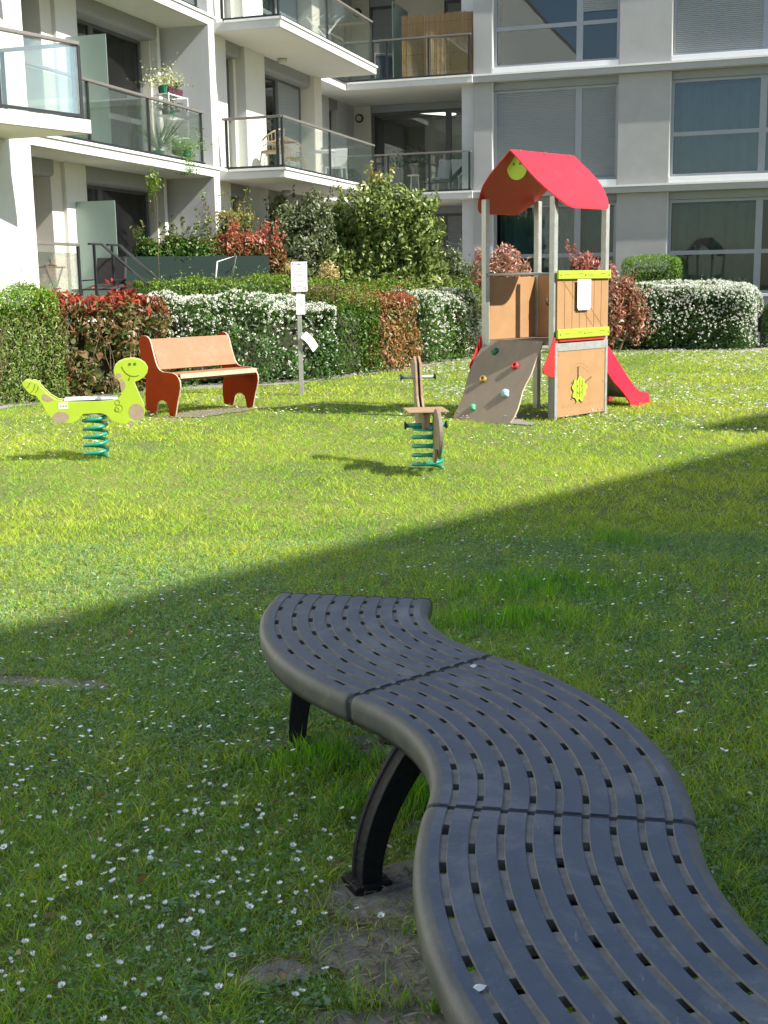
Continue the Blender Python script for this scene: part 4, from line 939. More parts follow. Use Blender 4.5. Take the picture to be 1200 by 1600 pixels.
# material of the strip between profile i and i+1
def pmat(i):
    a,b=prof[i],prof[i+1]
    if abs(a[0])>=.262 and abs(b[0])>=.262: return 1
    if a[1]<-.003 or b[1]<-.003: return 2
    return 0
def sweep(arc,zoff=0,scale=1,slots=False,per=14,shift=0):
    vs=[];fs=[];ms=[]; n=len(prof)
    for x,y,th in arc:
        for v,z,_ in prof: vs.append((x+math.cos(th)*v*scale-.1,y+math.sin(th)*v*scale-3.1,ZT+z+zoff))
    for i in range(len(arc)-1):
        for j in range(n-1):
            m=pmat(j)
            if slots and m==2 and prof[j][1]<-.003 and prof[j+1][1]<-.003:
                g=min(range(NG),key=lambda k:abs(gc[k]-prof[j][0]))
                ph=(i+shift+(per//2)*(g%2)+g//2)%per
                if ph<4 and 2<=i<len(arc)-5: continue
            fs.append((i*n+j,(i+1)*n+j,(i+1)*n+j+1,i*n+j+1)); ms.append(m)
    return vs,fs,ms
arcs=[]; p0=(-.1177,4.389); spec=[(R_(-12.9),R_(41),.998),(R_(41),R_(-11.8),1.04),(R_(-11.8),R_(30),1.02)]
for k,(a,b,L) in enumerate(spec):
    ar=arcpts(p0,a,b,L,96); arcs.append(ar); p0=(ar[-1][0],ar[-1][1])
    vs,fs,ms=sweep(ar[1:-1] if k else ar[:-1],slots=True,shift=4*k)
    me=bpy.data.meshes.new('seat_section'); me.from_pydata(vs,[],fs)
    for m in ('seat','seat_lip','groove'): me.materials.append(M[m])
    me.polygons.foreach_set('material_index',ms); me.polygons.foreach_set('use_smooth',[m==1 for m in ms]); me.update()
    o=link('seat_section',me,cb); s_=o.modifiers.new('s','SOLIDIFY'); s_.thickness=.032; s_.offset=-1
    if me.polygons[10].normal.z<0 and False: pass
for k in (0,1,2):
    ar=arcs[k]; seg=ar[-2:] ; e=arcs[k][-1]
    x,y,th=e; t=(math.sin(th),-math.cos(th))
    vs,fs,ms=sweep([(x-t[0]*.007,y-t[1]*.007,th),(x+t[0]*.007,y+t[1]*.007,th)],zoff=-.003,scale=.998)
    me=bpy.data.meshes.new('joint_strip'); me.from_pydata(vs,[],fs); me.materials.append(M['gasket']); me.update()
    o=link('joint_strip',me,cb); s_=o.modifiers.new('s','SOLIDIFY'); s_.thickness=.05; s_.offset=-1
x,y,th=arcs[0][0]; t=(math.sin(th),-math.cos(th))
vs,fs,ms=sweep([(x-t[0]*.010,y-t[1]*.010,th),(x-t[0]*.001,y-t[1]*.001,th)],zoff=.0005,scale=1.002)
me=bpy.data.meshes.new('end_cap'); me.from_pydata(vs,[],fs); me.materials.append(M['gasket']); me.update(); o=link('end_cap',me,cb); s_=o.modifiers.new('s','SOLIDIFY'); s_.thickness=.03; s_.offset=-1
def support(cx,cy,th,hw=.305):
    c=Vector((math.cos(th),math.sin(th),0)); t=Vector((math.sin(th),-math.cos(th),0)); o0=Vector((cx-.1,cy-3.1,0))
    for sgn in (-1,1):
        path=[]; 
        for k in range(15):
            u=k/14; z=.02+.40*u; l=hw-(.20 if hw>.25 else .10)*u**2.0; path.append((l,z))
        mb=MB(); n=len(path); vs=[]
        secs=[(-.026,-.034),(-.026,.034),(-.014,.034),(-.012,.028),(.012,.028),(.014,.034),(.026,.034),(.026,-.034)]
        wid=lambda u:.80+.30*u
        for k,(l,z) in enumerate(path):
            u=k/(n-1); a=path[min(k+1,n-1)]; b=path[max(k-1,0)]; dl_=a[0]-b[0]; dz_=a[1]-b[1]; ln=math.hypot(dl_,dz_); nl,nz_=dz_/ln,-dl_/ln
            for s1_,s2_ in secs:
                vs.append(o0+c*sgn*(l+nl*s2_*wid(u)*1.08)+t*s1_*1.3+Vector((0,0,z+nz_*s2_*wid(u)*1.08)))
        m_=len(secs); fs=[(k*m_+j,k*m_+(j+1)%m_,(k+1)*m_+(j+1)%m_,(k+1)*m_+j) for k in range(n-1) for j in range(m_)]+[tuple(range(m_)),tuple((n-1)*m_+j for j in range(m_))]
        mb.add(vs,fs); lg=mb.build('leg',M['iron'],cb,bevel=.004)
        mb=MB(); p=o0+c*sgn*(hw+.0); mb.bar(p-c*.055+Vector((0,0,.014)),p+c*.055+Vector((0,0,.014)),.10,.026); mb.build('foot',M['iron'],lg,bevel=.006)
    mb=MB(); mb.bar(o0-c*.2+Vector((0,0,.405)),o0+c*.2+Vector((0,0,.405)),.06,.03); mb.build('crossbar',M['iron'],cb,bevel=.004)
supports=[]
for ar,(fx,fy) in ((arcs[0],(-.315,4.05)),(arcs[1],(-.063,3.048)),(arcs[2],(.09,2.03))):
    x,y,th=min(ar,key=lambda q:abs((q[0]-fx)*math.sin(q[2])-(q[1]-fy)*math.cos(q[2])))
    hw_=math.hypot(x-fx,y-fy); support(x,y,th,hw_); supports.append((x,y,th))
mb=MB()
for a,b in ((-.18,0),(.18,0)): pass
for ar in arcs:
    pts_=[(x+math.cos(th)*v-.1,y+math.sin(th)*v-3.1,.425) for x,y,th in ar[4:-4:8] for v in (0,)]
    mb.tube(pts_,.018,8)
mb.build('spine_tube',M['iron'],cb,smooth=True)
for i,(x,y,th) in enumerate(supports):
    c=Vector((math.cos(th),math.sin(th),0)); o0=Vector((x,y,0)); mb=MB(); mb.bar(o0-c*.36+Vector((0,0,.0)),o0+c*.36+Vector((0,0,.0)),.13,.028+.002*i); o=mb.build('concrete_footing',M['concrete'],None,bevel=.01); tag(o,kind='structure')
for (x,y) in ((.545-.0,1.87),):
    pass
for k,(px,py,pz) in enumerate(((.262,3.520,ZT+.002),(.145,1.822,ZT+.002))):
    mb=MB(); n=7; pts=[(px+.011*math.cos(a)*(1+.3*math.sin(2*a)),py+.009*math.sin(a),pz+.003*math.cos(2*a)) for a in np.linspace(0,6.28,n,endpoint=False)]; mb.add(pts+[(px,py,pz+.006)],[(i,(i+1)%n,n) for i in range(n)]+[tuple(range(n))])
    o=mb.build('fallen_petal',M['petal_white'] if 'petal_white' in M else M['white']); tag(o,['white crumpled petal on the far section of the slate bench','small white petal on the nearest section of the slate bench'][k],'petal')

# ------------------------------------------------------------------ vegetation
G1=[((.075,.16,.02),3),((.055,.12,.02),3),((.11,.20,.03),2)]
G_DARK=[((.04,.095,.022),3),((.06,.13,.028),2),((.10,.18,.04),1)]
G_YEL=[((.16,.25,.03),3),((.22,.30,.05),2),((.10,.18,.02),2)]
G_BRIGHT=[((.14,.27,.02),3),((.20,.33,.03),2),((.08,.17,.02),1)]
OLIVE=[((.12,.15,.04),3),((.17,.20,.06),2),((.08,.11,.03),2)]
GREYG=[((.15,.18,.08),3),((.20,.23,.13),2),((.09,.12,.05),2)]
RED=[((.36,.05,.035),4),((.46,.09,.05),2),((.22,.05,.03),2),((.16,.13,.03),1)]
BRONZE=[((.24,.10,.04),3),((.30,.15,.07),2),((.10,.12,.03),2),((.06,.09,.02),2),((.30,.06,.04),1)]
ORANGE=[((.38,.15,.05),4),((.46,.22,.09),2),((.30,.08,.03),2),((.15,.15,.04),2)]
PINK=[((.40,.19,.13),4),((.48,.30,.20),3),((.28,.08,.06),2),((.14,.12,.05),2)]
def rbox(n,L,D,H,r,rg,rr=.2,lump=.07,sf=1.3):
    a=np.array([L*H, L*H*.25, L*D*1.3, D*H, D*H]); a/=a.sum(); k=rg.choice(5,n,p=a)
    u=rg.random(n); v=rg.random(n); P=np.zeros((n,3)); N=np.zeros((n,3))
    def s(m,x,y,z,nv): P[m]=np.stack([x,y,z],1); N[m]=nv
    m=k==0; s(m,(u[m]-.5)*L,np.full(m.sum(),-D/2),v[m]*H,(0,-1,0))
    m=k==1; s(m,(u[m]-.5)*L,np.full(m.sum(),D/2),v[m]*H,(0,1,0))
    m=k==2; s(m,(u[m]-.5)*L,(v[m]-.5)*D,np.full(m.sum(),H),(0,0,1))
    m=k==3; s(m,np.full(m.sum(),-L/2),(u[m]-.5)*D,v[m]*H,(-1,0,0))
    m=k==4; s(m,np.full(m.sum(),L/2),(u[m]-.5)*D,v[m]*H,(1,0,0))
    q=P.copy(); q[:,0]=np.clip(q[:,0],-L/2+rr,L/2-rr); q[:,1]=np.clip(q[:,1],-D/2+rr,D/2-rr); q[:,2]=np.clip(q[:,2],-9,H-rr)
    d=P-q; ln=np.linalg.norm(d,axis=1,keepdims=True); Nn=np.where(ln>1e-4,nz(d),N); P=np.where(ln>1e-4,q+Nn*np.minimum(ln,rr),P)
    return P,Nn
def grow(P,N,rg,depth,lump,seed,f=1.6):
    sn=SN(seed,f); sn2=SN(seed+1,f*3.2)
    off=lump*sn(P)+lump*.6*sn2(P)-rg.exponential(depth,len(P))
    return P+N*off[:,None], sn2(P)
def hedge(label,A,Bq,D,H,n,leafL,pal_top,pal_low,seed,name='hedge',asp=.45,up=.3,topband=.25,depth=.09,lump=.06,rr=.22,core=True,flowers=0,fl_top=.5,flcol=(.80,.80,.72),gaps=.15,H2=None,twigs=0,mat_='leaf',rnds=.7,flsize=.018,midpal=None,corefill=.10):
    """hedge whose front foot runs from A to Bq (world xy)"""
    rg=np.random.default_rng(seed); A=Vector((A[0],A[1],0)); Bv=Vector((Bq[0],Bq[1],0)); d=Bv-A; L=d.length; d.normalize(); nn=Vector((-d.y,d.x,0))
    c=(A+Bv)/2+nn*D/2; ang=math.atan2(d.y,d.x)
    root=tag(empty(name,c,ang),label,name.replace('_',' '))
    P,N=rbox(n,L,D,H,0,rg,rr); P,g=grow(P,N,rg,depth,lump,seed)
    if H2: P[:,2]*= 1+(H2/H-1)*np.clip(P[:,0]/L+.5,0,1)
    keep=(rg.random(n)>gaps*np.clip(.6-g,0,2))&(P[:,2]>.02); P=P[keep];N=N[keep];g=g[keep]; n=len(P)
    if gaps>.2: m_=(N[:,2]>.5)&(rg.random(n)<.10); P[m_,2]+=rg.exponential(.055,m_.sum())
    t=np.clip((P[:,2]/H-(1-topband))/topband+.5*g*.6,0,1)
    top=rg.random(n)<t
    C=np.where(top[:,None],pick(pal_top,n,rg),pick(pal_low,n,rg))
    if midpal is not None:
        sn=SN(seed+5,1.4); m=(sn(P)>.25)&~top; C[m]=pick(midpal,m.sum(),rg)
    v,f,cc=leafgeo(P,N,leafL*rg.uniform(.6,1.25,n),asp,C,rg,up,rnds)
    npmesh('foliage',v,f,cc,M[mat_],root)
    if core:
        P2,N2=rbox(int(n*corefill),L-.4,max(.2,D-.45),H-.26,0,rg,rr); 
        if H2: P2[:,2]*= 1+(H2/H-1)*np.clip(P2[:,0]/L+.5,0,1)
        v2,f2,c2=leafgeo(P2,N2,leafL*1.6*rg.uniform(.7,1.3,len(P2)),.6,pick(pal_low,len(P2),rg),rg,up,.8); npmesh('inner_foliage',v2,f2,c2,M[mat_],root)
        mb=MB(); h_=min(H,H2 or H); mb.box(-L/2+.28,L/2-.28,-D/2+.36,D/2-.3,.05,h_-.36); mb.build('stems_shade_core',M['shade_core'],root,bevel=.12)  # solid dark block, painted shade behind the gaps between leaves
    if twigs:
        mb=MB()
        for _ in range(twigs):
            x=rg.uniform(-L/2+.1,L/2-.1); y=-D/2+rg.uniform(.0,.1); z0=rg.uniform(0,.5); p=[(x,y+.1,z0)]
            for k in range(3): p.append((p[-1][0]+rg.uniform(-.22,.22),y+rg.uniform(-.06,.05),p[-1][2]+rg.uniform(.18,.4)))
            mb.tube(p,.006,5,rad=[.008,.006,.005,.003])
        mb.build('bare_twigs',M['bark'],root)
    if flowers:
        P,N=rbox(flowers,L,D,H,0,rg,rr); P,g=grow(P,N,rg,.02,lump,seed); P+=N*.025
        if H2: P[:,2]*= 1+(H2/H-1)*np.clip(P[:,0]/L+.5,0,1)
        sn=SN(seed+9,1.1); sn3=SN(seed+8,3.5); pr=np.clip(.08+1.1*(P[:,2]/H-(1-fl_top))/fl_top+.35*sn(P)+.25*sn3(P),0.04,1)
        P=P[(rg.random(len(P))<pr)&(P[:,2]>.1)]; m=len(P); k=9
        dd=nz(rg.normal(size=(m*k,3))); Pc=np.repeat(P,k,0)+dd*.020*np.repeat(rg.uniform(.6,1.35,m),k)[:,None]; Nc=nz(dd+rg.normal(size=(m*k,3))*.4)
        v,f,cc=leafgeo(Pc,Nc,flsize*rg.uniform(.7,1.4,m*k),.85,pick([(flcol,1)],m*k,rg,.06),rg,.2,.3,.05)
        npmesh('blossom',v,f,cc,M['petal'],root)
    return root

def shrub(label,blobs,n,leafL,pal,seed,name='shrub',asp=.5,depth=.10,lump=.08,pal_top=None,ztop=None,gaps=.3,stems_shade_core=6,up=.3,rnds=.7,shoots=0,core=.62,mat_='leaf',flowers=0):
    """blobs in world metres (cx,cy,cz,rx,ry,rz)"""
    rg=np.random.default_rng(seed); bl=np.array(blobs,float); base=Vector((bl[:,0].mean(),bl[:,1].mean(),0)); root=tag(empty(name,base),label,name.replace('_',' '))
    bl[:,:3]-=np.array([base.x,base.y,0]); ar=(bl[:,3]*bl[:,5]+bl[:,3]*bl[:,4]); ar/=ar.sum(); k=rg.choice(len(bl),n,p=ar)
    d=nz(rg.normal(size=(n,3))); P=bl[k,:3]+d*bl[k,3:]; N=nz(d/bl[k,3:]); P,g=grow(P,N,rg,depth,lump,seed,2.2)
    inside=np.zeros(n,bool)
    for j in range(len(bl)):
        q=(P-bl[j,:3])/bl[j,3:]; inside|=(np.linalg.norm(q,axis=1)<.72)&(k!=j)
    keep=~inside&(P[:,2]>.03)&(rg.random(n)>gaps*np.clip(.7-g,0,2)); P=P[keep];N=N[keep]
    if shoots:
        tops=bl[rg.choice(len(bl),shoots,p=ar)]
        for tb in tops:
            a=rg.uniform(0,6.28); q0=tb[:3]+np.array([math.cos(a)*tb[3]*.7,math.sin(a)*tb[4]*.7,tb[5]*.6]); h=rg.uniform(.2,.5); m=int(h*60)
            s=rg.random(m)[:,None]*h; PP=q0+s*np.array([math.cos(a)*.25,math.sin(a)*.25,1])+rg.normal(size=(m,3))*.025; P=np.vstack([P,PP]); N=np.vstack([N,nz(rg.normal(size=(m,3)))])
    n=len(P); C=pick(pal,n,rg)
    if pal_top is not None:
        t=np.clip((P[:,2]-ztop)/.35+.5*rg.normal(size=n)*.4,0,1); C=np.where((rg.random(n)<t)[:,None],pick(pal_top,n,rg),C)
    v,f,cc=leafgeo(P,N,leafL*rg.uniform(.6,1.25,n),asp,C,rg,up,rnds); npmesh('foliage',v,f,cc,M[mat_],root)
    m=int(n*.3); k=rg.choice(len(bl),m,p=ar); d=nz(rg.normal(size=(m,3))); P2=bl[k,:3]+d*bl[k,3:]*core; P2=P2[P2[:,2]>.1]; m=len(P2)
    v,f,cc=leafgeo(P2,nz(rg.normal(size=(m,3))),leafL*1.7*rg.uniform(.7,1.3,m),.6,pick(pal,m,rg),rg); npmesh('inner_foliage',v,f,cc,M[mat_],root)
    mb=MB()
    for j in range(stems_shade_core):
        b=bl[rg.integers(len(bl))]; x,y=b[0]+rg.uniform(-.3,.3)*b[3],b[1]+rg.uniform(-.3,.3)*b[4]
        p=[(x*.5,y*.5,0),(x*.75+rg.uniform(-.05,.05),y*.75,b[2]*.5),(x,y,b[2]+b[5]*.3)]; mb.tube(p,.02,6,rad=[.03,.02,.008])
    mb.build('stems_shade_core',M['bark'],root)
    return root

# the hedge row along the lawn, from left to right
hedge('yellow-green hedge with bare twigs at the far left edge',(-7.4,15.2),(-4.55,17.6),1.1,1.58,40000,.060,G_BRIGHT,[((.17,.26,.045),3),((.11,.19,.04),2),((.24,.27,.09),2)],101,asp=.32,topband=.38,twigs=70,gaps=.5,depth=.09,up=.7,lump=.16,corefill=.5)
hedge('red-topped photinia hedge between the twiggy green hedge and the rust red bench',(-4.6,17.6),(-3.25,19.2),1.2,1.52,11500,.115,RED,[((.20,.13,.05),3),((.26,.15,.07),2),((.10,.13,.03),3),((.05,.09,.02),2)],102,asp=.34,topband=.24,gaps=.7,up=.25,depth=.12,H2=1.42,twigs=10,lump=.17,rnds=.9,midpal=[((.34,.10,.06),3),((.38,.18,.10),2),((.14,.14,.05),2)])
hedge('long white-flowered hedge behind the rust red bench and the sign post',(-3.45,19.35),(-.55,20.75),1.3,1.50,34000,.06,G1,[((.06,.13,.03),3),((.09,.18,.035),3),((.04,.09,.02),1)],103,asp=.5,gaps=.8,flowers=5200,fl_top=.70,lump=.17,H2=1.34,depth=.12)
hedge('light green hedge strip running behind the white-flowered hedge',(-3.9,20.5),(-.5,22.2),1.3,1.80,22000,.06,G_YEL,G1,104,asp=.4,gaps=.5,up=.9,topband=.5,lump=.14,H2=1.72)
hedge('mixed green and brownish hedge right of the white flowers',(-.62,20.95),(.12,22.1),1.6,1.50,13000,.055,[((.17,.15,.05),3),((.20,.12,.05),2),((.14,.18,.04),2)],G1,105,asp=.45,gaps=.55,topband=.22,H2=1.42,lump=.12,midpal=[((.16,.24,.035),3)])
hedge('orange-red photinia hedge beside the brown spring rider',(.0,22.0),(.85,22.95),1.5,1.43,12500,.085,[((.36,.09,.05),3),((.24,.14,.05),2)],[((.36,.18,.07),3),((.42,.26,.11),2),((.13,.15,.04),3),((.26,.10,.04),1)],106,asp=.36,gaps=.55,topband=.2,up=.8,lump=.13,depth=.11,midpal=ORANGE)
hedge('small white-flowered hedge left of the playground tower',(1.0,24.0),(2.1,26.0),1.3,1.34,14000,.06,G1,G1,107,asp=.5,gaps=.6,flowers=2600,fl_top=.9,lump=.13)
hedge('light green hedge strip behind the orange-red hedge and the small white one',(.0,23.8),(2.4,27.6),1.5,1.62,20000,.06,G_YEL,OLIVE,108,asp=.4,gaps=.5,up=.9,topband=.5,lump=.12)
# right hand group
hedge('broad white-flowered hedge under the ground floor windows on the right',(5.15,28.15),(8.15,27.0),1.7,1.47,42000,.055,G1,G_DARK,109,asp=.5,gaps=.6,flowers=5200,fl_top=.95,rr=.42,lump=.11,flsize=.021)
hedge('clipped bright green hedge behind the broad white-flowered hedge',(5.75,29.75),(7.1,29.35),.8,2.12,14000,.04,G_BRIGHT,G1,110,asp=.5,gaps=.1,topband=.6)
hedge('dark hedge at the right edge beyond the broad white-flowered one',(8.6,27.8),(11.5,26.9),1.2,1.0,16000,.05,G1,G_DARK,111,asp=.5,gaps=.2)
shrub('pinkish photinia shrub seen through the playground tower',[(2.55,25.6,1.1,.55,.5,.85),(2.25,25.5,1.65,.30,.35,.5),(2.85,25.7,1.5,.32,.4,.45),(2.6,25.6,1.85,.28,.3,.35)],8500,.10,PINK,120,asp=.32,pal_top=[((.50,.30,.22),3),((.42,.12,.10),1)],ztop=1.9,shoots=24,up=.9,gaps=.6,lump=.14)
shrub('tall reddish photinia right behind the crimson slide',[(4.5,27.2,1.1,.42,.4,.9),(5.05,27.0,.8,.42,.4,.7),(4.35,27.2,1.75,.24,.25,.45),(5.35,27.1,1.15,.38,.35,.5),(4.85,27.2,1.55,.30,.3,.4),(5.6,27.2,.7,.3,.3,.55)],9500,.10,PINK,121,asp=.34,pal_top=[((.38,.10,.08),3),((.42,.22,.16),2)],ztop=1.6,shoots=26,up=.9,gaps=.7,lump=.16)
# shrubs in front of the building
shrub('large rounded evergreen shrub in the inner corner of the building',[(-.15,26.6,1.6,1.0,.8,1.5),(.75,26.5,1.5,.70,.7,1.2),(.45,26.5,2.5,.68,.6,.85),(-.30,26.5,2.75,.68,.6,.85),(-.02,26.6,3.35,.34,.4,.52),(-.95,26.5,2.0,.60,.6,1.2),(.82,26.4,2.55,.50,.5,.78),(.2,26.4,2.95,.55,.5,.6),(1.0,26.3,1.6,.42,.5,1.2)],54000,.115,[((.20,.26,.06),3),((.28,.33,.10),2),((.10,.15,.035),3)],130,asp=.46,pal_top=[((.30,.26,.07),3),((.34,.18,.07),1),((.22,.27,.06),2)],ztop=3.55,gaps=.75,stems_shade_core=14,shoots=34,lump=.20,depth=.15,up=-.5)
shrub('slender olive-grey shrub left of the large evergreen',[(-1.7,26.0,1.8,.55,.5,1.5),(-2.0,26.0,2.65,.45,.4,.75),(-1.35,26.1,2.65,.45,.4,.78)],20000,.085,GREYG,131,asp=.45,gaps=.65,stems_shade_core=12,shoots=16,lump=.13,depth=.16)
shrub('loose olive shrub beside the white wall end above the planter',[(-3.0,24.6,2.2,.45,.4,.9),(-2.7,24.6,2.5,.35,.3,.6)],6500,.07,OLIVE,132,asp=.45,gaps=.75,stems_shade_core=8,shoots=9,lump=.14,depth=.15,pal_top=[((.30,.24,.07),2),((.17,.18,.05),2)],ztop=2.5)
shrub('small pale green shrub at the foot of the grey shutter',[(1.75,28.0,1.2,.5,.4,.9),(1.6,28.0,1.9,.28,.3,.5),(2.1,28.0,1.4,.3,.3,.6)],7000,.07,GREYG,133,asp=.5,gaps=.5,shoots=8)
shrub('leafy green and rose planting rising over the canvas screen, left part',[(-4.15,22.95,2.15,.38,.3,.33),(-3.7,23.1,2.2,.4,.3,.36),(-3.3,23.3,2.15,.35,.3,.32)],8000,.075,G1,134,asp=.5,gaps=.45,shoots=26,pal_top=OLIVE,ztop=2.2,name='planter_shrub')
shrub('red and orange planting rising over the canvas screen, right part',[(-2.95,23.45,2.2,.38,.3,.32),(-2.5,23.65,2.22,.42,.3,.33),(-2.1,23.8,2.1,.33,.3,.34)],9000,.095,BRONZE,135,asp=.34,gaps=.35,shoots=24,pal_top=[((.45,.14,.09),3),((.50,.10,.10),2),((.35,.2,.08),2)],ztop=2.2,up=.9,name='planter_shrub')
shrub('dry cream-coloured shrub behind the white notice plates',[(-1.75,24.0,1.75,.3,.3,.3),(-1.0,24.0,1.65,.25,.3,.35)],2600,.07,[((.50,.42,.20),3),((.36,.30,.12),2)],136,asp=.4,gaps=.3)
def climber():
    rg=np.random.default_rng(77); e=tag(empty('climbing_plant',W(-10.3,21.6,2.1)),'thin wispy climber shoots against the shaded grey dividing wall','climbing plant')
    mb=MB(); P=[]
    for k in range(7):
        x=rg.uniform(-.2,.9); p=[(x,0,0)]
        for j in range(6): p.append((p[-1][0]+rg.uniform(-.10,.14),p[-1][1]+rg.uniform(-.05,.05),p[-1][2]+rg.uniform(.12,.26)))
        mb.tube(p,.006,5); 
        for a in p[2:]: P += [np.array(a)+rg.normal(size=3)*.04 for _ in range(rg.integers(2,9))]
    mb.build('stem',M['bark'],e); P=np.array(P); n=len(P); v,f,c=leafgeo(P,nz(rg.normal(size=(n,3))),.07*rg.uniform(.6,1.3,n),.5,pick(G_YEL,n,rg),rg); npmesh('foliage',v,f,c,M['leaf'],e)
climber()
rg=np.random.default_rng(78); e=tag(empty('sapling',W(-10.45,19.75,1.6)),'single thin shoot with a tuft of yellow-green leaves in front of the terrace window','plant')
mb=MB(); mb.tube([(0,0,-1.6),(.02,0,.8),(-.02,0,1.75)],.005,6); mb.build('stem',M['bark'],e)
P=rg.normal(size=(150,3))*np.array([.07,.07,.13])+np.array([-.02,0,1.75]); v,f,c=leafgeo(P,nz(rg.normal(size=(150,3))),.08*rg.uniform(.6,1.2,150),.5,pick(G_YEL,150,rg),rg,-.4); npmesh('foliage',v,f,c,M['leaf'],e)

# ------------------------------------------------------------------ grass, clover, daisies
pn4=SN(504,22,14); pn5=SN(505,50,14); pn=SN(501,.9,9); pn2=SN(502,2.6,9); pn3=SN(503,.45,6)
tufts=[(.83,6.2,.45,.35),(1.45,7.35,.22,.22),(.25,2.5,.22,.16),(.06,3.55,.25,.12),(-.2,3.9,.3,.16),(.6,5.6,.5,.2)]
def tuftf(X,Y):
    m=np.zeros(len(X))
    for cx,cy,rx,ry in tufts: m=np.maximum(m,np.exp(-(((X-cx)/rx)**2+((Y-cy)/ry)**2)))
    return m
def scatter(y0,y1,dens,m=1.2,sl=.345):
    A=(y1-y0)*(sl*(y0+y1)+2*m); n=int(A*dens); Y=rng.uniform(y0,y1,n*2); X=rng.uniform(-1,1,n*2)*(sl*y1+m)
    k=np.abs(X)<sl*Y+m; X=X[k][:n];Y=Y[k][:n]; k=on_lawn(X,Y); return X[k],Y[k]
V=[];Q4=[];Q3=[];CC=[];nv=0
for y0,y1,dens,wd,hh,near in ((1.6,3.6,15000,.0030,.040,1),(3.6,5.4,11000,.0034,.038,1),(5.4,8.2,6500,.0042,.037,1),(8.2,12,3200,.0062,.037,0),(12,17,1500,.0095,.040,0),(17,28.7,620,.015,.044,0)):
    X,Y=scatter(y0,y1,dens,2.2); s=soilf(X,Y); k=rng.random(len(X))<np.clip((s-.62)*1.9,.10,1); X=X[k];Y=Y[k]
    P=np.stack([X,Y,np.zeros_like(X)],1); a=pn(P); b=pn2(P); tf=tuftf(X,Y); cl=pn4(P)+.8*pn5(P)*(y0<9)
    k=rng.random(len(X))<np.clip(.80+.30*b+.75*cl+tf,.12,1); P=P[k];a=a[k];b=b[k];tf=tf[k];cl=cl[k]; n=len(P)
    h=hh*rng.uniform(.40,1.05,n)*(1+.30*a+.25*b+.65*cl)*(1+1.5*tf); h=np.clip(h,.012,.12)
    ph=rng.uniform(0,6.283,n); le=h*rng.uniform(.3,1.5,n)*(1.25-tf); lean=np.stack([np.cos(ph)*le,np.sin(ph)*le,np.zeros(n)],1)
    yw=rng.uniform(0,6.283,n); sd_=np.stack([np.cos(yw),np.sin(yw),np.zeros(n)],1)*(wd*rng.uniform(.6,1.4,n)*.5)[:,None]; up=np.stack([np.zeros(n),np.zeros(n),h],1)
    t=np.clip(.46-(.14 if y0<5.4 else .05 if y0<8 else 0)+.32*a+.30*b+.22*cl+rng.normal(size=n)*.30,0,1)[:,None]  # nearest rows pulled greener, imitating the cool shade they lie in
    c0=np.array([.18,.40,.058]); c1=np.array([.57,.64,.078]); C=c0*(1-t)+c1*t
    dry=rng.random(n)<.05+.06*np.clip(a,0,1); gr=rng.random(n)<(.14 if y0<6 else .0); C[gr]=np.array([.27,.36,.17]); C[dry]=np.array([.48,.42,.22])  # grey-green blades up front: neutral tone of the shaded lawn painted in
    C=C*(1-.45*tf[:,None]*np.array([1,.3,1])); C*=rng.uniform(.55,1.25,(n,1))
    if near:
        v=np.stack([P-sd_,P+sd_,P+sd_*.8+up*.6+lean*.35,P-sd_*.8+up*.6+lean*.35,P+up*.95+lean],1).reshape(-1,3)
        i=nv+np.arange(n)[:,None]*5; Q4.append(i+np.array([0,1,2,3])); Q3.append(i+np.array([3,2,4])); cc=np.repeat(C,5,0)
    else:
        v=np.stack([P-sd_,P+sd_,P+up+lean],1).reshape(-1,3); i=nv+np.arange(n)[:,None]*3; Q3.append(i+np.array([0,1,2])); cc=np.repeat(C,3,0)
    V.append(v);CC.append(cc);nv+=len(v)
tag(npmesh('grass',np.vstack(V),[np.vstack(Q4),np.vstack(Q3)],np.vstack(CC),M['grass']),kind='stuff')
# clover and weed leaves in the near lawn
X,Y=scatter(1.6,7.5,7500,1.3); P=np.stack([X,Y,np.zeros_like(X)],1); a=SN(511,1.9,8)(P)
k=(rng.random(len(X))<np.clip(.25+.45*a,.08,.8))&(soilf(X,Y)>1.02); P=P[k]; n=len(P)
P=np.repeat(P,3,0)+rng.normal(size=(n*3,3))*np.array([.008,.008,0]); n*=3; P[:,2]=rng.uniform(.006,.036,n)
Nn=nz(np.array([0,0,1.])+rng.normal(size=(n,3))*.55); v,f,c=leafgeo(P,Nn,rng.uniform(.007,.018,n)*np.where(rng.random(n)<.05,1.9,1),.55,pick([((.17,.32,.10),3),((.24,.36,.18),3),((.34,.44,.24),1)],n,rng),rng,.1,.15,.10)
tag(npmesh('clover_and_weeds',v,f,c,M['leaf_soft']),kind='stuff')
# dry litter on the bare soil
Lp=[]
for cx,cy,rx,ry,aa in patches[:9]+patches[-2:]:
    m=int(1500*rx*ry/.06); t=rng.uniform(0,6.28,m); r_=np.sqrt(rng.random(m))*1.15; x=rx*r_*np.cos(t); y=ry*r_*np.sin(t); Lp.append(np.stack([cx+x*math.cos(aa)-y*math.sin(aa),cy+x*math.sin(aa)+y*math.cos(aa),rng.uniform(.010,.020,m)],1))
P=np.vstack(Lp); n=len(P); v,f,c=leafgeo(P,nz(np.array([0,0,1.])+rng.normal(size=(n,3))*.3),rng.uniform(.008,.045,n),.12,pick([((.36,.29,.18),2),((.20,.16,.11),2),((.16,.19,.08),1),((.48,.44,.34),1)],n,rng),rng,.0,.1,.02)
tag(npmesh('dry_litter',v,f,c,M['leaf_soft']),kind='stuff')

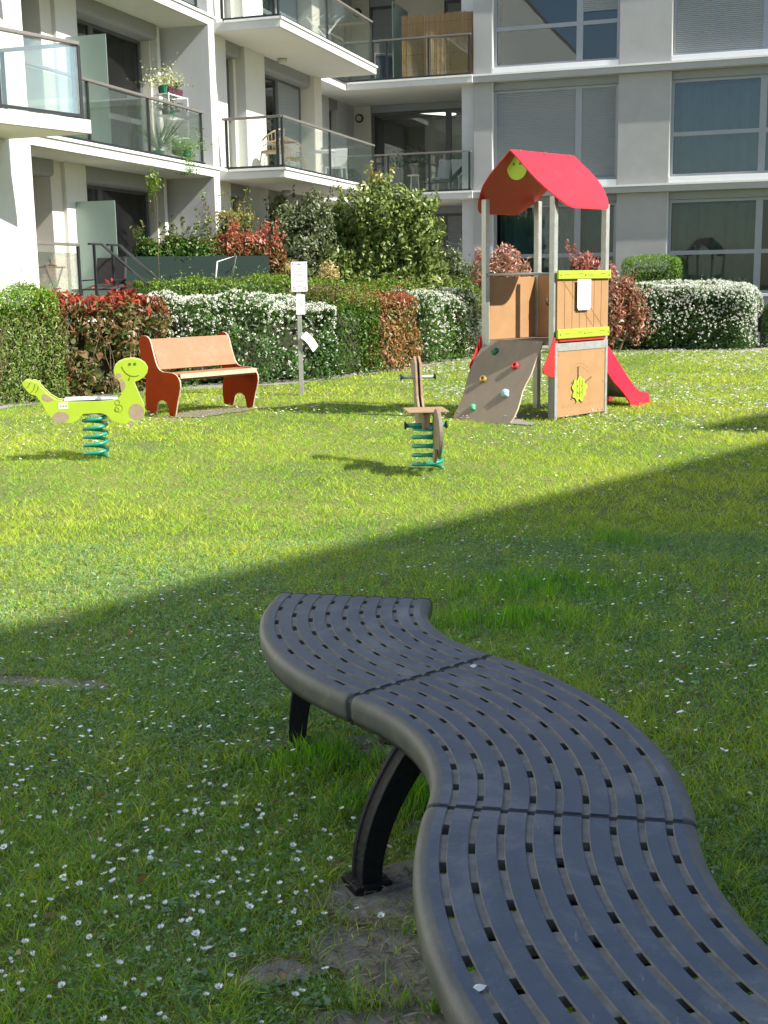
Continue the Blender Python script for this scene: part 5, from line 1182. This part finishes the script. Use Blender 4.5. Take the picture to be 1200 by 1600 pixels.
def daisyverts(R0,h,np_,seed,cup=.3):
    r=random.Random(seed); v=[];f=[];c=[]
    s=.0012; v+=[(-s,0,0),(s,0,0),(s*.6,0,h),(-s*.6,0,h),(0,-s,0),(0,s,0),(0,s*.6,h),(0,-s*.6,h)]; f+=[(0,1,2,3),(4,5,6,7)]; c+=[(.12,.20,.04)]*8
    for k in range(np_):
        a=2*math.pi*k/np_+r.uniform(-.1,.1); b=math.pi/np_*1.35; i=len(v); ru=R0*r.uniform(.88,1.08)
        v+=[(math.cos(a)*R0*.2,math.sin(a)*R0*.2,h),(math.cos(a-b)*ru*.7,math.sin(a-b)*ru*.7,h+cup*R0*.5),(math.cos(a)*ru,math.sin(a)*ru,h+cup*R0),(math.cos(a+b)*ru*.7,math.sin(a+b)*ru*.7,h+cup*R0*.5)]; f.append((i,i+1,i+2,i+3)); c+=[(.93,.93,.93)]*4
    i=len(v); m=8
    for k in range(m): a=2*math.pi*k/m; v.append((math.cos(a)*R0*.22,math.sin(a)*R0*.22,h+.0015))
    v.append((0,0,h+.004)); c+=[(.62,.46,.03)]*(m+1)
    f+=[(i+k,i+(k+1)%m,i+m) for k in range(m)]; return v,f,c
def daisymesh(R0,h,np_,seed,cup):
    v,f,c=daisyverts(R0,h,np_,seed,cup); me=bpy.data.meshes.new('daisy'); me.from_pydata(v,[],f); me.materials.append(M['petal'])
    at=me.color_attributes.new('Col','FLOAT_COLOR','POINT')
    for i,cc in enumerate(c): at.data[i].color=(*cc,1)
    return me
DM=[daisymesh(.0112,.048,13,1,.55),daisymesh(.0108,.060,13,2,.8),daisymesh(.0124,.050,14,3,.35),daisymesh(.0088,.058,12,4,1.4)]
def shade_edge(X): return 7.62+X*1.12+np.where(X<0,0,.015*X*X)
dn_=SN(601,.8,8); dn2=SN(602,2.2,8)
X,Y=scatter(2.2,12.5,210,.15); P=np.stack([X,Y,0*X],1); w_=np.clip(.16+.70*dn_(P)+.75*dn2(P)+.50*np.exp(-((X+1.0)/.5)**2-((Y-3.5)/1.0)**2)*2,0,1.3)*np.clip(1.15-(X+.2)*.35,.3,1.6)
k=(Y<shade_edge(X)-.05)&(soilf(X,Y)>.9)&(rng.random(len(X))<w_); X=X[k];Y=Y[k]
# keep daisies out from under the bench's seat in plan
cen=np.array([(x,y) for ar in arcs for x,y,_ in ar]); d2=np.min((X[:,None]-cen[:,0])**2+(Y[:,None]-cen[:,1])**2,1); k=d2>.20**2; X=X[k];Y=Y[k]
od=np.argsort(Y)[:300]; restX=np.delete(X,od); restY=np.delete(Y,od)
for i in od:
    o=bpy.data.objects.new('daisy',DM[int(rng.choice(4,p=[.4,.25,.2,.15]))]); COL.objects.link(o); o.location=(X[i],Y[i],0); s=rng.uniform(.42,.98); o.scale=(s,s,rng.uniform(.7,1.1)); o.rotation_euler=(rng.uniform(-.35,.35),rng.uniform(-.35,.35),rng.uniform(0,6.28))
    tag(o,'small white daisy with yellow centre in the shaded near part of the lawn','flower','daisies in the shaded foreground grass')
X,Y=scatter(5.0,28.5,120,.8); P=np.stack([X,Y,0*X],1); w_=np.clip(.10+.75*dn_(P*.8)+.65*dn2(P),0.01,1.3)*np.clip((Y-6)/7,.30,1.5)
k=(Y>shade_edge(X))&(rng.random(len(X))<w_); X=np.concatenate([X[k],restX]);Y=np.concatenate([Y[k],restY]); n=len(X)
th=rng.uniform(0,6.28,n); k8=np.arange(7)*2*math.pi/7; R0=rng.uniform(.008,.015,n)*np.clip(Y/12,.62,1.5); hz=rng.uniform(.05,.075,n); tx=rng.uniform(-.45,.45,n); ty=rng.uniform(-.6,.15,n)
rx=np.cos(k8[None]+th[:,None])*R0[:,None]; ry=np.sin(k8[None]+th[:,None])*R0[:,None]; v=np.stack([X[:,None]+rx,Y[:,None]+ry,hz[:,None]+rx*tx[:,None]-ry*ty[:,None]*-1],2).reshape(-1,3)
tag(npmesh('scattered_daisies',v,np.arange(n*7).reshape(n,7),np.full((n*7,3),.92),M['petal']),kind='stuff')

# brown fallen leaves and stalks lying in the near grass
X,Y=scatter(2.0,7.5,16,.6); n=len(X); P=np.stack([X,Y,rng.uniform(.02,.045,n)],1)
v,f,c=leafgeo(P,nz(np.array([0,0,1.])+rng.normal(size=(n,3))*.5),rng.uniform(.015,.045,n),.45,pick([((.30,.20,.09),2),((.20,.13,.06),2),((.42,.35,.18),1)],n,rng),rng,.0,.2,.1)
tag(npmesh('leaf_litter',v,f,c,M['leaf_soft']),kind='stuff')
bpy.context.view_layer.update()
